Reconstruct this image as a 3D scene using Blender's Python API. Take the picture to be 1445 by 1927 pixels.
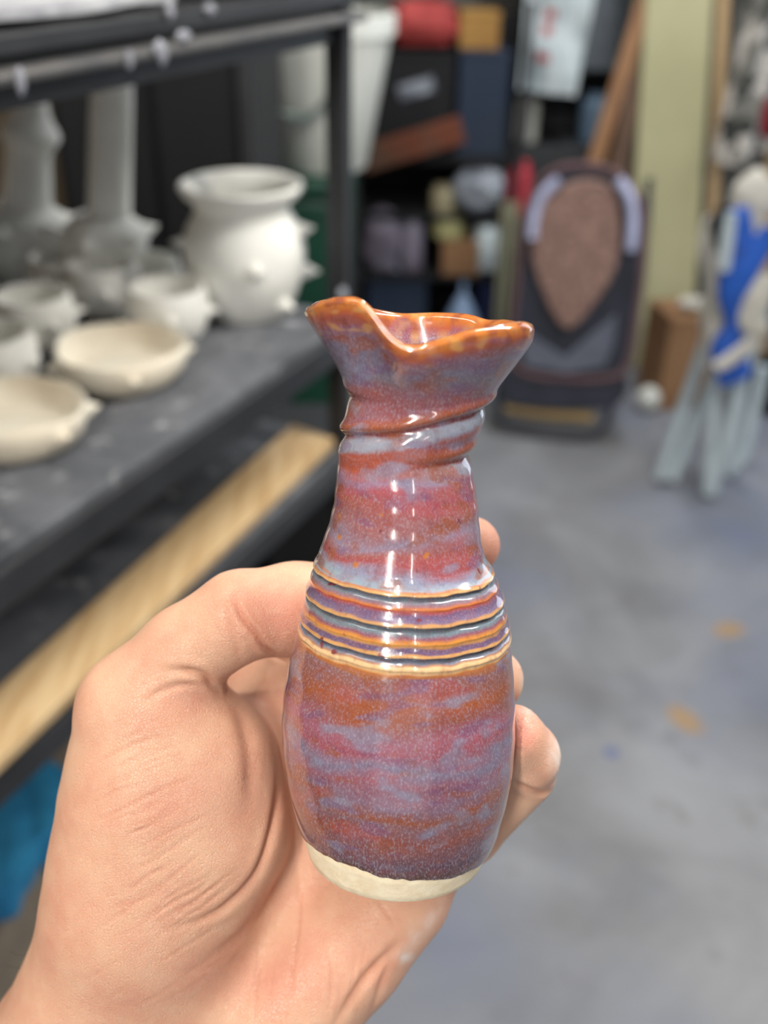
import bpy, bmesh, math, random
import numpy as np
from mathutils import Vector, Matrix, noise as mnoise

random.seed(7)
rng = np.random.RandomState(5)
scene = bpy.context.scene
for o in list(bpy.data.objects):
    bpy.data.objects.remove(o)
COL = scene.collection

# ------------------------------------------------------------------ camera
FPX = 1900.0                       # focal length in pixels of a 1445 x 1927 frame
TH, RO = math.radians(31.0), math.radians(1.2)
CAM = np.array([0.0, 0.0, 1.5])
FWD = np.array([0, math.cos(TH), -math.sin(TH)])
_r0 = np.array([1.0, 0, 0]); _u0 = np.cross(_r0, FWD)
RIGHT = _r0*math.cos(RO) + _u0*math.sin(RO)
UP = np.cross(RIGHT, FWD)
cd = bpy.data.cameras.new('camera'); cam = bpy.data.objects.new('camera', cd); COL.objects.link(cam)
M = Matrix(((RIGHT[0], UP[0], -FWD[0], CAM[0]), (RIGHT[1], UP[1], -FWD[1], CAM[1]), (RIGHT[2], UP[2], -FWD[2], CAM[2]), (0, 0, 0, 1)))
cam.matrix_world = M
cd.sensor_fit = 'VERTICAL'; cd.sensor_height = 36.0; cd.lens = 36.0*FPX/1927.0
cd.clip_start = 0.01; cd.clip_end = 50
cd.dof.use_dof = True; cd.dof.focus_distance = 0.222
cd.dof.aperture_fstop = cd.lens/4.0            # a 4.0 mm pupil
scene.camera = cam

# ------------------------------------------------------------------ light
w = bpy.data.worlds.new('world'); scene.world = w; w.use_nodes = True
w.node_tree.nodes['Background'].inputs[0].default_value = (0.62, 0.72, 0.9, 1)
w.node_tree.nodes['Background'].inputs[1].default_value = 0.26

def area(name, loc, target, sx, sy, power, color):
    l = bpy.data.lights.new(name, 'AREA'); l.shape = 'RECTANGLE'; l.size = sx; l.size_y = sy
    l.energy = power; l.color = color
    o = bpy.data.objects.new(name, l); COL.objects.link(o)
    o.location = loc
    o.rotation_euler = (Vector(target)-Vector(loc)).to_track_quat('-Z', 'Y').to_euler()
    return o
# ceiling tubes over and behind the photographer, daylight from the open roller door at the back of the room
area('ceiling_tube_light', (-0.16, -0.32, 2.70), (-0.16, -0.27, 0), 0.045, 1.2, 12, (1.0, 0.95, 0.88))
area('ceiling_tube_light', (-0.95, 0.30, 2.70), (-0.94, 0.30, 0), 0.045, 1.2, 9, (1.0, 0.94, 0.87))
area('ceiling_tube_light', (0.55, -1.9, 2.70), (0.50, -1.0, 0.8), 0.05, 1.2, 7, (1.0, 0.96, 0.90))
area('ceiling_tube_light', (-0.55, -1.25, 2.60), (-0.35, -0.3, 1.2), 0.05, 1.3, 38, (1.0, 0.96, 0.90))
area('ceiling_tube_light', (1.05, 0.75, 2.60), (0.45, 0.80, 1.5), 0.08, 1.5, 48, (1.0, 0.97, 0.92))
area('ceiling_tube_light', (0.75, 2.7, 2.75), (0.75, 2.95, 0), 0.10, 1.5, 42, (0.95, 0.97, 1.0))
area('roller_door_daylight', (-0.1, -3.3, 1.15), (-0.1, 0, 1.15), 4.0, 2.2, 18, (0.84, 0.91, 1.0))
area('added_side_light', (2.46, 2.4, 1.25), (0.0, 1.4, 0.8), 2.0, 2.2, 26, (0.78, 0.88, 1.0))  # unseen cool light added at the right; no door opening built
scene.view_settings.view_transform = 'Standard'
scene.view_settings.look = 'None'
scene.view_settings.exposure = 0.0
scene.view_settings.gamma = 1.0
scene.view_settings.use_curve_mapping = False

# ------------------------------------------------------------------ projection helpers
def P(x, y, d):
    return CAM + RIGHT*((x-722.5)/FPX*d) + UP*(-(y-963.5)/FPX*d) + FWD*d
def ray(x, y): return P(x, y, 1.0) - CAM
def onz(x, y, z):
    v = ray(x, y); return CAM + v*((z-CAM[2])/v[2])
def ony(x, y, Y):
    v = ray(x, y); return CAM + v*((Y-CAM[1])/v[1])
def onplane(x, y, p0, n):
    v = ray(x, y); return CAM + v*(np.dot(np.array(p0)-CAM, n)/np.dot(v, n))
def C2W(a):                                     # camera coords (x right, y up, z depth) -> world
    return CAM + a[..., 0:1]*RIGHT + a[..., 1:2]*UP + a[..., 2:3]*FWD
def PC(x, y, d): return np.array([(x-722.5)/FPX*d, -(y-963.5)/FPX*d, d])
def depth(p): return float(np.dot(np.array(p)-CAM, FWD))

# ------------------------------------------------------------------ materials
def lin(c):
    return tuple(((v/255)/12.92 if v/255 <= 0.04045 else ((v/255+0.055)/1.055)**2.4) for v in c)
def new_mat(name):
    m = bpy.data.materials.new(name); m.use_nodes = True
    nt = m.node_tree; b = nt.nodes['Principled BSDF']
    return m, nt, b
def N(nt, typ, **kw):
    n = nt.nodes.new(typ)
    for k, v in kw.items():
        if k in n.inputs.keys(): n.inputs[k].default_value = v
        else: setattr(n, k, v)
    return n
def mixc(nt, fac, a, b, blend='MIX'):
    n = nt.nodes.new('ShaderNodeMix'); n.data_type = 'RGBA'; n.blend_type = blend
    for i, v in ((0, fac), (6, a), (7, b)):
        if hasattr(v, 'is_output') or isinstance(v, bpy.types.NodeSocket): nt.links.new(v, n.inputs[i])
        elif i == 0: n.inputs[0].default_value = v
        else: n.inputs[i].default_value = (*v[:3], 1)
    return n.outputs[2]
def ramp(nt, fac, p0, p1, inv=False):
    n = nt.nodes.new('ShaderNodeMapRange'); n.inputs[1].default_value = p0; n.inputs[2].default_value = p1
    if inv: n.inputs[3].default_value = 1; n.inputs[4].default_value = 0
    nt.links.new(fac, n.inputs[0]); return n.outputs[0]
def coords(nt, scale=(1, 1, 1)):
    t = nt.nodes.new('ShaderNodeTexCoord'); mp = nt.nodes.new('ShaderNodeMapping')
    mp.inputs['Scale'].default_value = scale
    nt.links.new(t.outputs['Object'], mp.inputs[0]); return mp.outputs[0]
def noise_tex(nt, vec, scale, detail=3, rough=0.55, dist=0.0):
    n = N(nt, 'ShaderNodeTexNoise', Scale=scale, Detail=detail, Roughness=rough, Distortion=dist)
    nt.links.new(vec, n.inputs['Vector']); return n.outputs['Fac']
def bump(nt, b, h, strength, dist):
    n = N(nt, 'ShaderNodeBump', Strength=strength, Distance=dist)
    nt.links.new(h, n.inputs['Height']); nt.links.new(n.outputs[0], b.inputs['Normal']); return n

def simple(name, rgb, rough=0.6, rgb2=None, scale=18, lo=0.4, hi=0.65, stretch=(1, 1, 1), bmp=0.0, metal=0.0, detail=4):
    m, nt, b = new_mat(name)
    a = lin(rgb); vec = coords(nt, stretch)
    f = noise_tex(nt, vec, scale, detail)
    c2 = lin(rgb2) if rgb2 else tuple(v*0.8 for v in a)
    nt.links.new(mixc(nt, ramp(nt, f, lo, hi), a, c2), b.inputs['Base Color'])
    b.inputs['Roughness'].default_value = rough; b.inputs['Metallic'].default_value = metal
    if bmp: bump(nt, b, f, 0.5, bmp)
    return m

MAT = {}
MAT['bisque'] = simple('bisque_clay', (238, 237, 230), 0.85, (226, 224, 215), 14, bmp=0.001)
MAT['bisque_warm'] = simple('cream_clay', (232, 225, 208), 0.85, (222, 210, 188), 12, bmp=0.001)
MAT['black_metal'] = simple('black_painted_metal', (30, 31, 34), 0.55, (42, 43, 46), 9)
MAT['grey_lip'] = simple('lit_metal_lip', (92, 90, 88), 0.45, (70, 70, 72), 20, stretch=(1, 1, 1))  # lighter grey paints in the light catching the protruding lip
MAT['void_black'] = simple('matte_black', (17, 18, 21), 0.8)
MAT['charcoal'] = simple('charcoal_plastic', (40, 41, 44), 0.6)
MAT['plaster'] = simple('white_plaster', (186, 187, 190), 0.8, (150, 150, 156), 30, bmp=0.003)
MAT['pine'] = simple('pine_wood', (200, 172, 130), 0.6, (178, 144, 100), 6, stretch=(14, 1.5, 14))
MAT['tan_clay'] = simple('tan_slab', (200, 165, 115), 0.7)
MAT['brown_wood'] = simple('brown_wood', (158, 116, 78), 0.6, (126, 88, 58), 5, stretch=(10, 10, 1))
MAT['dark_wood'] = simple('dark_brown_wood', (110, 84, 66), 0.6, (82, 60, 46), 5, stretch=(10, 10, 1))
MAT['cardboard'] = simple('brown_cardboard', (150, 112, 78), 0.85, (128, 94, 64), 6)
MAT['cardboard_tan'] = simple('tan_cardboard', (176, 134, 72), 0.85, (158, 116, 60), 6)
MAT['cream_paint'] = simple('cream_paint', (196, 192, 152), 0.6, (176, 172, 132), 2.2, 0.35, 0.7)
MAT['wall_grey'] = simple('grey_wall', (120, 118, 112), 0.9, (96, 95, 92), 2.0)
MAT['wall_brown'] = simple('brown_wall', (110, 92, 66), 0.9)
MAT['green'] = simple('dark_green_plastic', (22, 74, 56), 0.5, (16, 58, 44), 4)
MAT['white_plastic'] = simple('white_plastic', (226, 228, 220), 0.45, (214, 216, 206), 4)
MAT['grey_wire'] = simple('grey_handle', (120, 132, 126), 0.45)
MAT['red_bag'] = simple('red_cloth', (188, 74, 70), 0.75, (150, 52, 50), 8)
MAT['orange_brown'] = simple('orange_brown_plastic', (106, 52, 26), 0.6, (78, 60, 44), 6)
MAT['navy'] = simple('navy_plastic', (28, 44, 66), 0.6, (38, 50, 66), 4)
MAT['navy2'] = simple('deep_navy_fabric', (26, 36, 78), 0.8)
MAT['grey_bag'] = simple('silver_grey_bag', (150, 156, 164), 0.5, (96, 100, 110), 22, 0.4, 0.6, bmp=0.004)
MAT['lav_bag'] = simple('lavender_grey_plastic', (124, 118, 132), 0.6, (96, 86, 98), 9)
MAT['pale_blue'] = simple('pale_blue_plastic', (140, 164, 196), 0.5)
MAT['grey_blue'] = simple('grey_blue_plastic', (100, 122, 142), 0.5)
MAT['yellow_cream'] = simple('cream_yellow_plastic', (188, 184, 130), 0.5)
MAT['tan_jar'] = simple('tan_jar', (160, 150, 120), 0.6)
MAT['beige_stick'] = simple('beige_plastic', (150, 148, 122), 0.6)
MAT['red_plastic'] = simple('red_plastic', (206, 62, 76), 0.45)
MAT['white_bag'] = simple('white_plastic_bag', (222, 232, 234), 0.4, (184, 198, 202), 8, bmp=0.004)
MAT['red_print'] = simple('red_print', (190, 96, 100), 0.6)
MAT['grey_cabinet'] = simple('grey_cabinet_paint', (92, 98, 104), 0.55)
MAT['dark_cabinet'] = simple('dark_grey_paint', (60, 62, 64), 0.6)
MAT['brown_fabric'] = simple('brown_mesh_fabric', (146, 116, 104), 0.9, (112, 86, 78), 60, 0.4, 0.6, bmp=0.002)
MAT['dark_pad'] = simple('dark_padding', (44, 46, 58), 0.85, (34, 36, 44), 10)
MAT['plum_tube'] = simple('plum_brown_trim', (96, 70, 72), 0.7)
MAT['lavender'] = simple('pale_lavender_highlight', (176, 180, 208), 0.6)  # lavender stands in for highlights along the lounge chair frame
MAT['slate'] = simple('slate_grey_fabric', (92, 95, 108), 0.85)
MAT['tan_bar'] = simple('tan_bar', (150, 124, 78), 0.6)
MAT['blue_fabric'] = simple('blue_fabric', (34, 92, 190), 0.75, (30, 70, 150), 7)
MAT['white_fabric'] = simple('off_white_fabric', (206, 202, 190), 0.85, (180, 176, 166), 9, bmp=0.003)
MAT['grey_tube'] = simple('pale_grey_tube', (190, 202, 206), 0.45, (166, 180, 186), 6)
MAT['crimson'] = simple('crimson_cloth', (128, 26, 36), 0.8)
MAT['blue_towel'] = simple('teal_blue_cloth', (52, 150, 196), 0.9, (30, 112, 156), 14, bmp=0.004)
MAT['taupe_box'] = simple('taupe_box', (134, 122, 106), 0.85)
MAT['dried_drip'] = simple('dried_plaster', (150, 152, 160), 0.8)

# dusty charcoal shelf board with clay smears
m, nt, b = new_mat('dusty_charcoal_board'); vec = coords(nt)
f1 = noise_tex(nt, vec, 7, 6, 0.65, 0.8); f2 = noise_tex(nt, vec, 34, 5, 0.7)
c = mixc(nt, ramp(nt, f1, 0.38, 0.72), lin((58, 61, 66)), lin((112, 114, 119)))
c = mixc(nt, ramp(nt, f2, 0.57, 0.74), c, lin((166, 166, 168)))
nt.links.new(c, b.inputs['Base Color']); b.inputs['Roughness'].default_value = 0.62; bump(nt, b, f2, 0.3, 0.001)
MAT['board'] = m
# camouflage cloth
m, nt, b = new_mat('grey_camouflage'); vec = coords(nt)
f1 = noise_tex(nt, vec, 8, 2, 0.5, 1.5); f2 = noise_tex(nt, vec, 6, 2, 0.5, 2.0)
c = mixc(nt, ramp(nt, f1, 0.44, 0.52), lin((196, 190, 182)), lin((124, 122, 114)))
c = mixc(nt, ramp(nt, f2, 0.52, 0.58), c, lin((56, 58, 54)))
nt.links.new(c, b.inputs['Base Color']); b.inputs['Roughness'].default_value = 0.9
MAT['camo'] = m
# concrete floor with mottling and two ochre spills
m, nt, b = new_mat('mottled_concrete'); vec = coords(nt)
f1 = noise_tex(nt, vec, 2.2, 6, 0.6, 0.6); f2 = noise_tex(nt, vec, 9, 5, 0.65); f3 = noise_tex(nt, vec, 1.3, 3, 0.5)
c = mixc(nt, ramp(nt, f1, 0.3, 0.72), lin((104, 104, 106)), lin((150, 151, 154)))
c = mixc(nt, ramp(nt, f3, 0.45, 0.7), c, lin((112, 118, 136)))
c = mixc(nt, ramp(nt, f2, 0.58, 0.78), c, lin((98, 97, 96)))
for (sx, sy, rx, ry) in ((1290, 1355, 0.035, 0.055), (1370, 1185, 0.05, 0.035), (1150, 1415, 0.02, 0.02)):
    q = onz(sx, sy, 0)
    t = nt.nodes.new('ShaderNodeTexCoord'); mp = nt.nodes.new('ShaderNodeMapping'); mp.vector_type = 'TEXTURE'
    mp.inputs['Location'].default_value = (q[0], q[1], 0); mp.inputs['Scale'].default_value = (rx, ry, 1)
    mp.inputs['Rotation'].default_value = (0, 0, 0.5)
    nt.links.new(t.outputs['Object'], mp.inputs[0])
    g = N(nt, 'ShaderNodeVectorMath', operation='LENGTH'); nt.links.new(mp.outputs[0], g.inputs[0])
    ad = N(nt, 'ShaderNodeMath', operation='ADD'); nt.links.new(g.outputs['Value'], ad.inputs[0]); nt.links.new(f2, ad.inputs[1])
    col = lin((164, 128, 76)) if rx > 0.03 else lin((82, 96, 142))
    fm = N(nt, 'ShaderNodeMath', operation='MULTIPLY'); fm.inputs[1].default_value = 0.75
    nt.links.new(ramp(nt, ad.outputs[0], 1.0, 1.6, True), fm.inputs[0])
    c = mixc(nt, fm.outputs[0], c, col)
nt.links.new(c, b.inputs['Base Color']); b.inputs['Roughness'].default_value = 0.55
MAT['concrete'] = m

# glaze: colours travel with the surface as a vertex colour, fine crystals come from noise
m, nt, b = new_mat('floating_blue_glaze'); vec = coords(nt, (1, 1, 0.5))
at = N(nt, 'ShaderNodeAttribute', attribute_name='glaze'); bk = N(nt, 'ShaderNodeAttribute', attribute_name='bare')
f1 = noise_tex(nt, vec, 2400, 4, 0.8); f2 = noise_tex(nt, vec, 420, 4, 0.7); f3 = noise_tex(nt, vec, 700, 2, 0.6)
k0 = N(nt, 'ShaderNodeMath', operation='MULTIPLY'); nt.links.new(ramp(nt, f2, 0.52, 0.74), k0.inputs[0]); k0.inputs[1].default_value = 0.4
c = mixc(nt, k0.outputs[0], at.outputs['Color'], lin((160, 84, 66)))
k = N(nt, 'ShaderNodeMath', operation='MULTIPLY'); nt.links.new(ramp(nt, f1, 0.50, 0.64), k.inputs[0]); nt.links.new(bk.outputs['Fac'], k.inputs[1])
c = mixc(nt, k.outputs[0], c, lin((170, 170, 188)))
k2 = N(nt, 'ShaderNodeMath', operation='MULTIPLY'); nt.links.new(ramp(nt, f3, 0.54, 0.68), k2.inputs[0]); k2.inputs[1].default_value = 0.25
c = mixc(nt, k2.outputs[0], c, lin((104, 62, 78)))
nt.links.new(c, b.inputs['Base Color'])
b.inputs['Roughness'].default_value = 0.16; b.inputs['Specular IOR Level'].default_value = 0.5
b.inputs['Coat Weight'].default_value = 0.8; b.inputs['Coat Roughness'].default_value = 0.035
bn = bump(nt, b, f2, 0.10, 0.0004)
MAT['glaze'] = m
# raw foot clay
m, nt, b = new_mat('raw_cream_stoneware'); vec = coords(nt)
f1 = noise_tex(nt, vec, 260, 5, 0.7); f2 = noise_tex(nt, vec, 900, 3, 0.7)
c = mixc(nt, ramp(nt, f1, 0.4, 0.7), lin((244, 230, 200)), lin((230, 210, 174)))
c = mixc(nt, ramp(nt, f2, 0.70, 0.80), c, lin((150, 112, 70)))
nt.links.new(c, b.inputs['Base Color']); b.inputs['Roughness'].default_value = 0.85
bump(nt, b, f1, 0.5, 0.0006)
MAT['raw_clay'] = m
# skin
m, nt, b = new_mat('skin'); vec = coords(nt)
ca = N(nt, 'ShaderNodeAttribute', attribute_name='crease'); da = N(nt, 'ShaderNodeAttribute', attribute_name='dust'); ra = N(nt, 'ShaderNodeAttribute', attribute_name='flush')
f1 = noise_tex(nt, vec, 60, 5, 0.6); f2 = noise_tex(nt, vec, 260, 4, 0.6)
c = mixc(nt, ramp(nt, f1, 0.35, 0.68), lin((222, 178, 148)), lin((212, 156, 130)))
c = mixc(nt, ra.outputs['Fac'], c, lin((208, 132, 116)))
k = N(nt, 'ShaderNodeMath', operation='MULTIPLY'); nt.links.new(ramp(nt, f2, 0.55, 0.75), k.inputs[0]); k.inputs[1].default_value = 0.25
c = mixc(nt, k.outputs[0], c, lin((232, 194, 168)))
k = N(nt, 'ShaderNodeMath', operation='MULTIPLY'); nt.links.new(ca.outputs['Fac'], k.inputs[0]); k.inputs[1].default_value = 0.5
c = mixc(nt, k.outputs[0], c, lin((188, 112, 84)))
k = N(nt, 'ShaderNodeMath', operation='MULTIPLY'); nt.links.new(da.outputs['Fac'], k.inputs[0]); nt.links.new(ramp(nt, f2, 0.3, 0.6), k.inputs[1])
c = mixc(nt, k.outputs[0], c, lin((226, 214, 206)))
nt.links.new(c, b.inputs['Base Color'])
b.inputs['Subsurface Weight'].default_value = 0.22; b.inputs['Subsurface Radius'].default_value = (1.0, 0.35, 0.2); b.inputs['Subsurface Scale'].default_value = 0.004
b.inputs['Roughness'].default_value = 0.43; b.inputs['Specular IOR Level'].default_value = 0.4
vo = N(nt, 'ShaderNodeTexVoronoi', Scale=900.0); vo.feature = 'DISTANCE_TO_EDGE'; nt.links.new(vec, vo.inputs['Vector'])
vo.inputs['Scale'].default_value = 1300.0
sm = N(nt, 'ShaderNodeMath', operation='ADD'); nt.links.new(ramp(nt, vo.outputs['Distance'], 0.0, 0.12), sm.inputs[0]); nt.links.new(f2, sm.inputs[1])
bump(nt, b, sm.outputs[0], 0.42, 0.00035)
MAT['skin'] = m
MAT['nail'] = simple('fingernail', (214, 160, 138), 0.4, (222, 196, 182), 220)
MAT['hair'] = simple('dark_hair', (60, 46, 38), 0.6)

# ------------------------------------------------------------------ mesh helpers
def basis(d):
    d = np.array(d, float); d /= np.linalg.norm(d)
    a = np.array([0, 0, 1.0]) if abs(d[2]) < 0.9 else np.array([1.0, 0, 0])
    x = np.cross(a, d); x /= np.linalg.norm(x)
    return x, np.cross(d, x), d
class MB:
    def __init__(s): s.v = []; s.f = []
    def add(s, vs, fs):
        o = len(s.v); s.v += [tuple(map(float, p)) for p in vs]; s.f += [tuple(i+o for i in q) for q in fs]; return s
    def hexa(s, a, b_):                        # a: 4 bottom corners, b_: 4 top corners
        return s.add(list(a)+list(b_), [(3, 2, 1, 0), (4, 5, 6, 7), (0, 1, 5, 4), (1, 2, 6, 5), (2, 3, 7, 6), (3, 0, 4, 7)])
    def box(s, c, sz, X=(1, 0, 0), Y=(0, 1, 0), Z=(0, 0, 1), taper=1.0):
        c, X, Y, Z = (np.array(q, float) for q in (c, X, Y, Z)); hx, hy, hz = (q/2 for q in sz)
        lo = [c + X*i*hx*taper + Y*j*hy*taper - Z*hz for i, j in ((-1, -1), (1, -1), (1, 1), (-1, 1))]
        hi = [c + X*i*hx + Y*j*hy + Z*hz for i, j in ((-1, -1), (1, -1), (1, 1), (-1, 1))]
        return s.hexa(lo, hi)
    def tube(s, pts, r, seg=10, cap=True):
        pts = [np.array(p, float) for p in pts]; n = len(pts); rs = r if hasattr(r, '__len__') else [r]*n
        vs, fs = [], []; px = None
        for i, p in enumerate(pts):
            d = pts[min(i+1, n-1)] - pts[max(i-1, 0)]
            x, y, z = basis(d)
            if px is not None:
                x = px - z*np.dot(px, z); x /= np.linalg.norm(x); y = np.cross(z, x)
            px = x
            vs += [p + rs[i]*(x*math.cos(t) + y*math.sin(t)) for t in np.linspace(0, 2*math.pi, seg, endpoint=False)]
        for i in range(n-1):
            for j in range(seg):
                k = (j+1) % seg; fs.append((i*seg+j, i*seg+k, (i+1)*seg+k, (i+1)*seg+j))
        if cap: fs.append(tuple(reversed(range(seg)))); fs.append(tuple((n-1)*seg+j for j in range(seg)))
        return s.add(vs, fs)
    def lathe(s, prof, c=(0, 0, 0), seg=40, axis=(0, 0, 1), wob=None):
        x, y, z = basis(axis) if tuple(axis) != (0, 0, 1) else (np.array([1., 0, 0]), np.array([0, 1., 0]), np.array([0, 0, 1.]))
        c = np.array(c, float); vs, fs = [], []
        for i, (r, h) in enumerate(prof):
            for j in range(seg):
                t = 2*math.pi*j/seg; rr = r*(wob(t, h) if wob else 1)
                vs.append(c + rr*(x*math.cos(t)+y*math.sin(t)) + z*h)
        for i in range(len(prof)-1):
            for j in range(seg):
                k = (j+1) % seg; fs.append((i*seg+j, i*seg+k, (i+1)*seg+k, (i+1)*seg+j))
        fs.append(tuple(reversed(range(seg)))); fs.append(tuple((len(prof)-1)*seg+j for j in range(seg)))
        return s.add(vs, fs)
    def blob(s, c, rad, X=(1, 0, 0), Y=(0, 1, 0), Z=(0, 0, 1), amp=0.12, fr=2.0, seed=0, nu=28, nv=18, sq=1.0):
        c, X, Y, Z = (np.array(q, float) for q in (c, X, Y, Z)); vs, fs = [], []
        sg = lambda q: math.copysign(abs(q)**sq, q)
        for i in range(nv+1):
            a = -math.pi/2 + math.pi*i/nv
            for j in range(nu):
                t = 2*math.pi*j/nu
                d = np.array([math.cos(a)*math.cos(t), math.cos(a)*math.sin(t), math.sin(a)])
                k = 1 + amp*mnoise.noise(Vector(d*fr) + Vector((seed*3.1, seed, 0)))+amp*0.5*mnoise.noise(Vector(d*fr*2.7)+Vector((seed, 5, 1)))
                e = np.array([sg(math.cos(a))*sg(math.cos(t)), sg(math.cos(a))*sg(math.sin(t)), sg(math.sin(a))])*k
                vs.append(c + X*e[0]*rad[0] + Y*e[1]*rad[1] + Z*e[2]*rad[2])
        for i in range(nv):
            for j in range(nu):
                k = (j+1) % nu; fs.append((i*nu+j, i*nu+k, (i+1)*nu+k, (i+1)*nu+j))
        return s.add(vs, fs)
    def slab(s, outline, n, th):               # closed 3-D outline given thickness along n
        n = np.array(n, float); A = [np.array(p, float) for p in outline]; k = len(A)
        vs = [p - n*th/2 for p in A] + [p + n*th/2 for p in A]
        fs = [tuple(reversed(range(k))), tuple(range(k, 2*k))] + [(i, (i+1) % k, k+(i+1) % k, k+i) for i in range(k)]
        return s.add(vs, fs)
    def sheet(s, fn, nu, nv, th, nrm):         # fn(u,v)->point, thickness along nrm
        nrm = np.array(nrm, float); vs, fs = [], []
        for sd in (0, 1):
            for i in range(nu+1):
                for j in range(nv+1):
                    vs.append(np.array(fn(i/nu, j/nv)) + nrm*th*sd)
        A = (nu+1)*(nv+1); id_ = lambda i, j: i*(nv+1)+j
        for i in range(nu):
            for j in range(nv):
                q = (id_(i, j), id_(i+1, j), id_(i+1, j+1), id_(i, j+1)); fs.append(q); fs.append(tuple(A+t for t in reversed(q)))
        rim = [id_(i, 0) for i in range(nu+1)] + [id_(nu, j) for j in range(1, nv+1)] + [id_(i, nv) for i in range(nu-1, -1, -1)] + [id_(0, j) for j in range(nv-1, 0, -1)]
        for a, b_ in zip(rim, rim[1:]+rim[:1]): fs.append((b_, a, A+a, A+b_))
        return s.add(vs, fs)
    def build(s, name, mat, parent=None, smooth=True, bevel=0.0, sub=0, angle=40):
        org = np.zeros(3); p = parent
        while p is not None: org = org + np.array(p.location); p = p.parent
        me = bpy.data.meshes.new(name); me.from_pydata([tuple(np.array(q)-org) for q in s.v], [], s.f); me.update()
        bm = bmesh.new(); bm.from_mesh(me); bmesh.ops.recalc_face_normals(bm, faces=bm.faces); bm.to_mesh(me); bm.free()
        if smooth: me.shade_smooth()
        o = bpy.data.objects.new(name, me); COL.objects.link(o); o.data.materials.append(mat)
        if parent is not None: o.parent = parent
        if bevel:
            bv = o.modifiers.new('bevel', 'BEVEL'); bv.width = bevel; bv.segments = 2; bv.limit_method = 'ANGLE'
        if sub:
            ss = o.modifiers.new('sub', 'SUBSURF'); ss.levels = sub; ss.render_levels = sub
        if smooth and not sub:
            try: me.set_sharp_from_angle(angle=math.radians(angle))
            except Exception: pass
        return o
def tag(o, label, cat, group=None):
    o['label'] = label; o['category'] = cat
    if group: o['group'] = group
    return o
def thing(name, label, cat, loc, group=None):
    o = bpy.data.objects.new(name, None); COL.objects.link(o); o.location = tuple(map(float, loc)); o.empty_display_size = 0.02
    return tag(o, label, cat, group)
def struct(o):
    o['kind'] = 'structure'; return o
Z = np.array([0, 0, 1.0])

# ------------------------------------------------------------------ the setting
struct(MB().box((0.6, 0.8, -0.05), (4.0, 8.6, 0.1)).build('floor', MAT['concrete'], smooth=False))
struct(MB().box((0.6, 0.8, 2.95), (4.0, 8.6, 0.1)).build('ceiling', MAT['wall_grey'], smooth=False))
struct(MB().box((0.6, 4.75, 1.45), (4.0, 0.1, 2.9)).build('wall_back', MAT['wall_grey'], smooth=False))
struct(MB().box((-1.42, 0.8, 1.45), (0.1, 8.6, 2.9)).build('wall_left', MAT['wall_brown'], smooth=False))
struct(MB().box((2.55, 0.8, 1.45), (0.1, 8.6, 2.9)).build('wall_right', MAT['wall_grey'], smooth=False))
# cream pillar, leaning a touch as in the photo
pa, pb = ony(1214, 0, 3.6), ony(1345, 0, 3.6); qa, qb = ony(1176, 640, 3.6), ony(1303, 640, 3.6)
def ext(a, b_, z): t = (z-a[2])/(b_[2]-a[2]); return a+(b_-a)*t
lo = [ext(pa, qa, 0.0), ext(pb, qb, 0.0)]; hi = [ext(pa, qa, 2.9), ext(pb, qb, 2.9)]; dy = np.array([0, 0.2, 0])
struct(MB().hexa([lo[0], lo[1], lo[1]+dy, lo[0]+dy], [hi[0], hi[1], hi[1]+dy, hi[0]+dy]).build('trim_1', MAT['cream_paint'], smooth=False, bevel=0.012))

# ------------------------------------------------------------------ rack
RA = onz(589, 651, 1.1); RU = np.array([0.4176, 0.9086, 0]); RV = np.array([-RU[1], RU[0], 0])
def R(u, v, z): return RA + RU*u + RV*v + Z*(z-1.1)
def rbox(mb, u0, u1, v0, v1, z0, z1): return mb.box(R((u0+u1)/2, (v0+v1)/2, (z0+z1)/2), (u1-u0, v1-v0, z1-z0), RU, RV, Z)
rack = thing('storage_rack', 'black metal storage rack with dusty shelves full of unglazed pots', 'rack', R(0.085, 0.25, 0))
UL, UR, VD = -1.05, 0.105, 0.52
for (z0, z1, mt) in ((1.078, 1.10, 'board'), (1.417, 1.43, 'black_metal'), (0.925, 0.94, 'board'), (0.25, 0.27, 'board')):
    rbox(MB(), UL, UR, 0.004 if z1 != 1.43 else 0.0, VD, z0, z1).build('shelf_board', MAT[mt], rack, smooth=False, bevel=0.002)
for z0, z1 in ((1.062, 1.094), (0.905, 0.934)):
    rbox(MB(), UL, UR, -0.004, 0.004, z0, z1).build('shelf_beam', MAT['black_metal'], rack, smooth=False, bevel=0.003)
rbox(MB(), UL, UR, 0.010, 0.03, 1.385, 1.417).build('shelf_beam', MAT['black_metal'], rack, smooth=False)
rbox(MB(), UL, UR, -0.012, 0.010, 1.403, 1.411).build('shelf_lip', MAT['grey_lip'], rack, smooth=False, bevel=0.003)['label'] = 'grey lip, caught light in its colour'
for u in (UL+0.012, 0.083):
    for v in (0.006, VD-0.01):
        pm = MB(); rbox(pm, u-0.008, u+0.008, v-0.006, v+0.004, 0, 1.85); rbox(pm, u+0.002 if v < 0.1 else u-0.008, u+0.008, v-0.006, v+0.022, 0, 1.85)
        pm.build('post', MAT['black_metal'], rack, smooth=False, bevel=0.001)
for (x, y, rx, rz) in ((38, 152, 0.003, 0.008), (243, 112, 0.002, 0.006), (300, 92, 0.006, 0.006), (305, 100, 0.004, 0.008), (345, 68, 0.008, 0.004), (320, 22, 0.004, 0.006), (395, 18, 0.006, 0.004)):
    p = onplane(x, y, R(0, -0.013 if y > 60 else -0.002, 1.4), RV)
    MB().blob(p, (rx, 0.003, rz), RU, RV, Z, 0.3, 2, x, 14, 10).build('plaster_drip', MAT['dried_drip'], rack)
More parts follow.
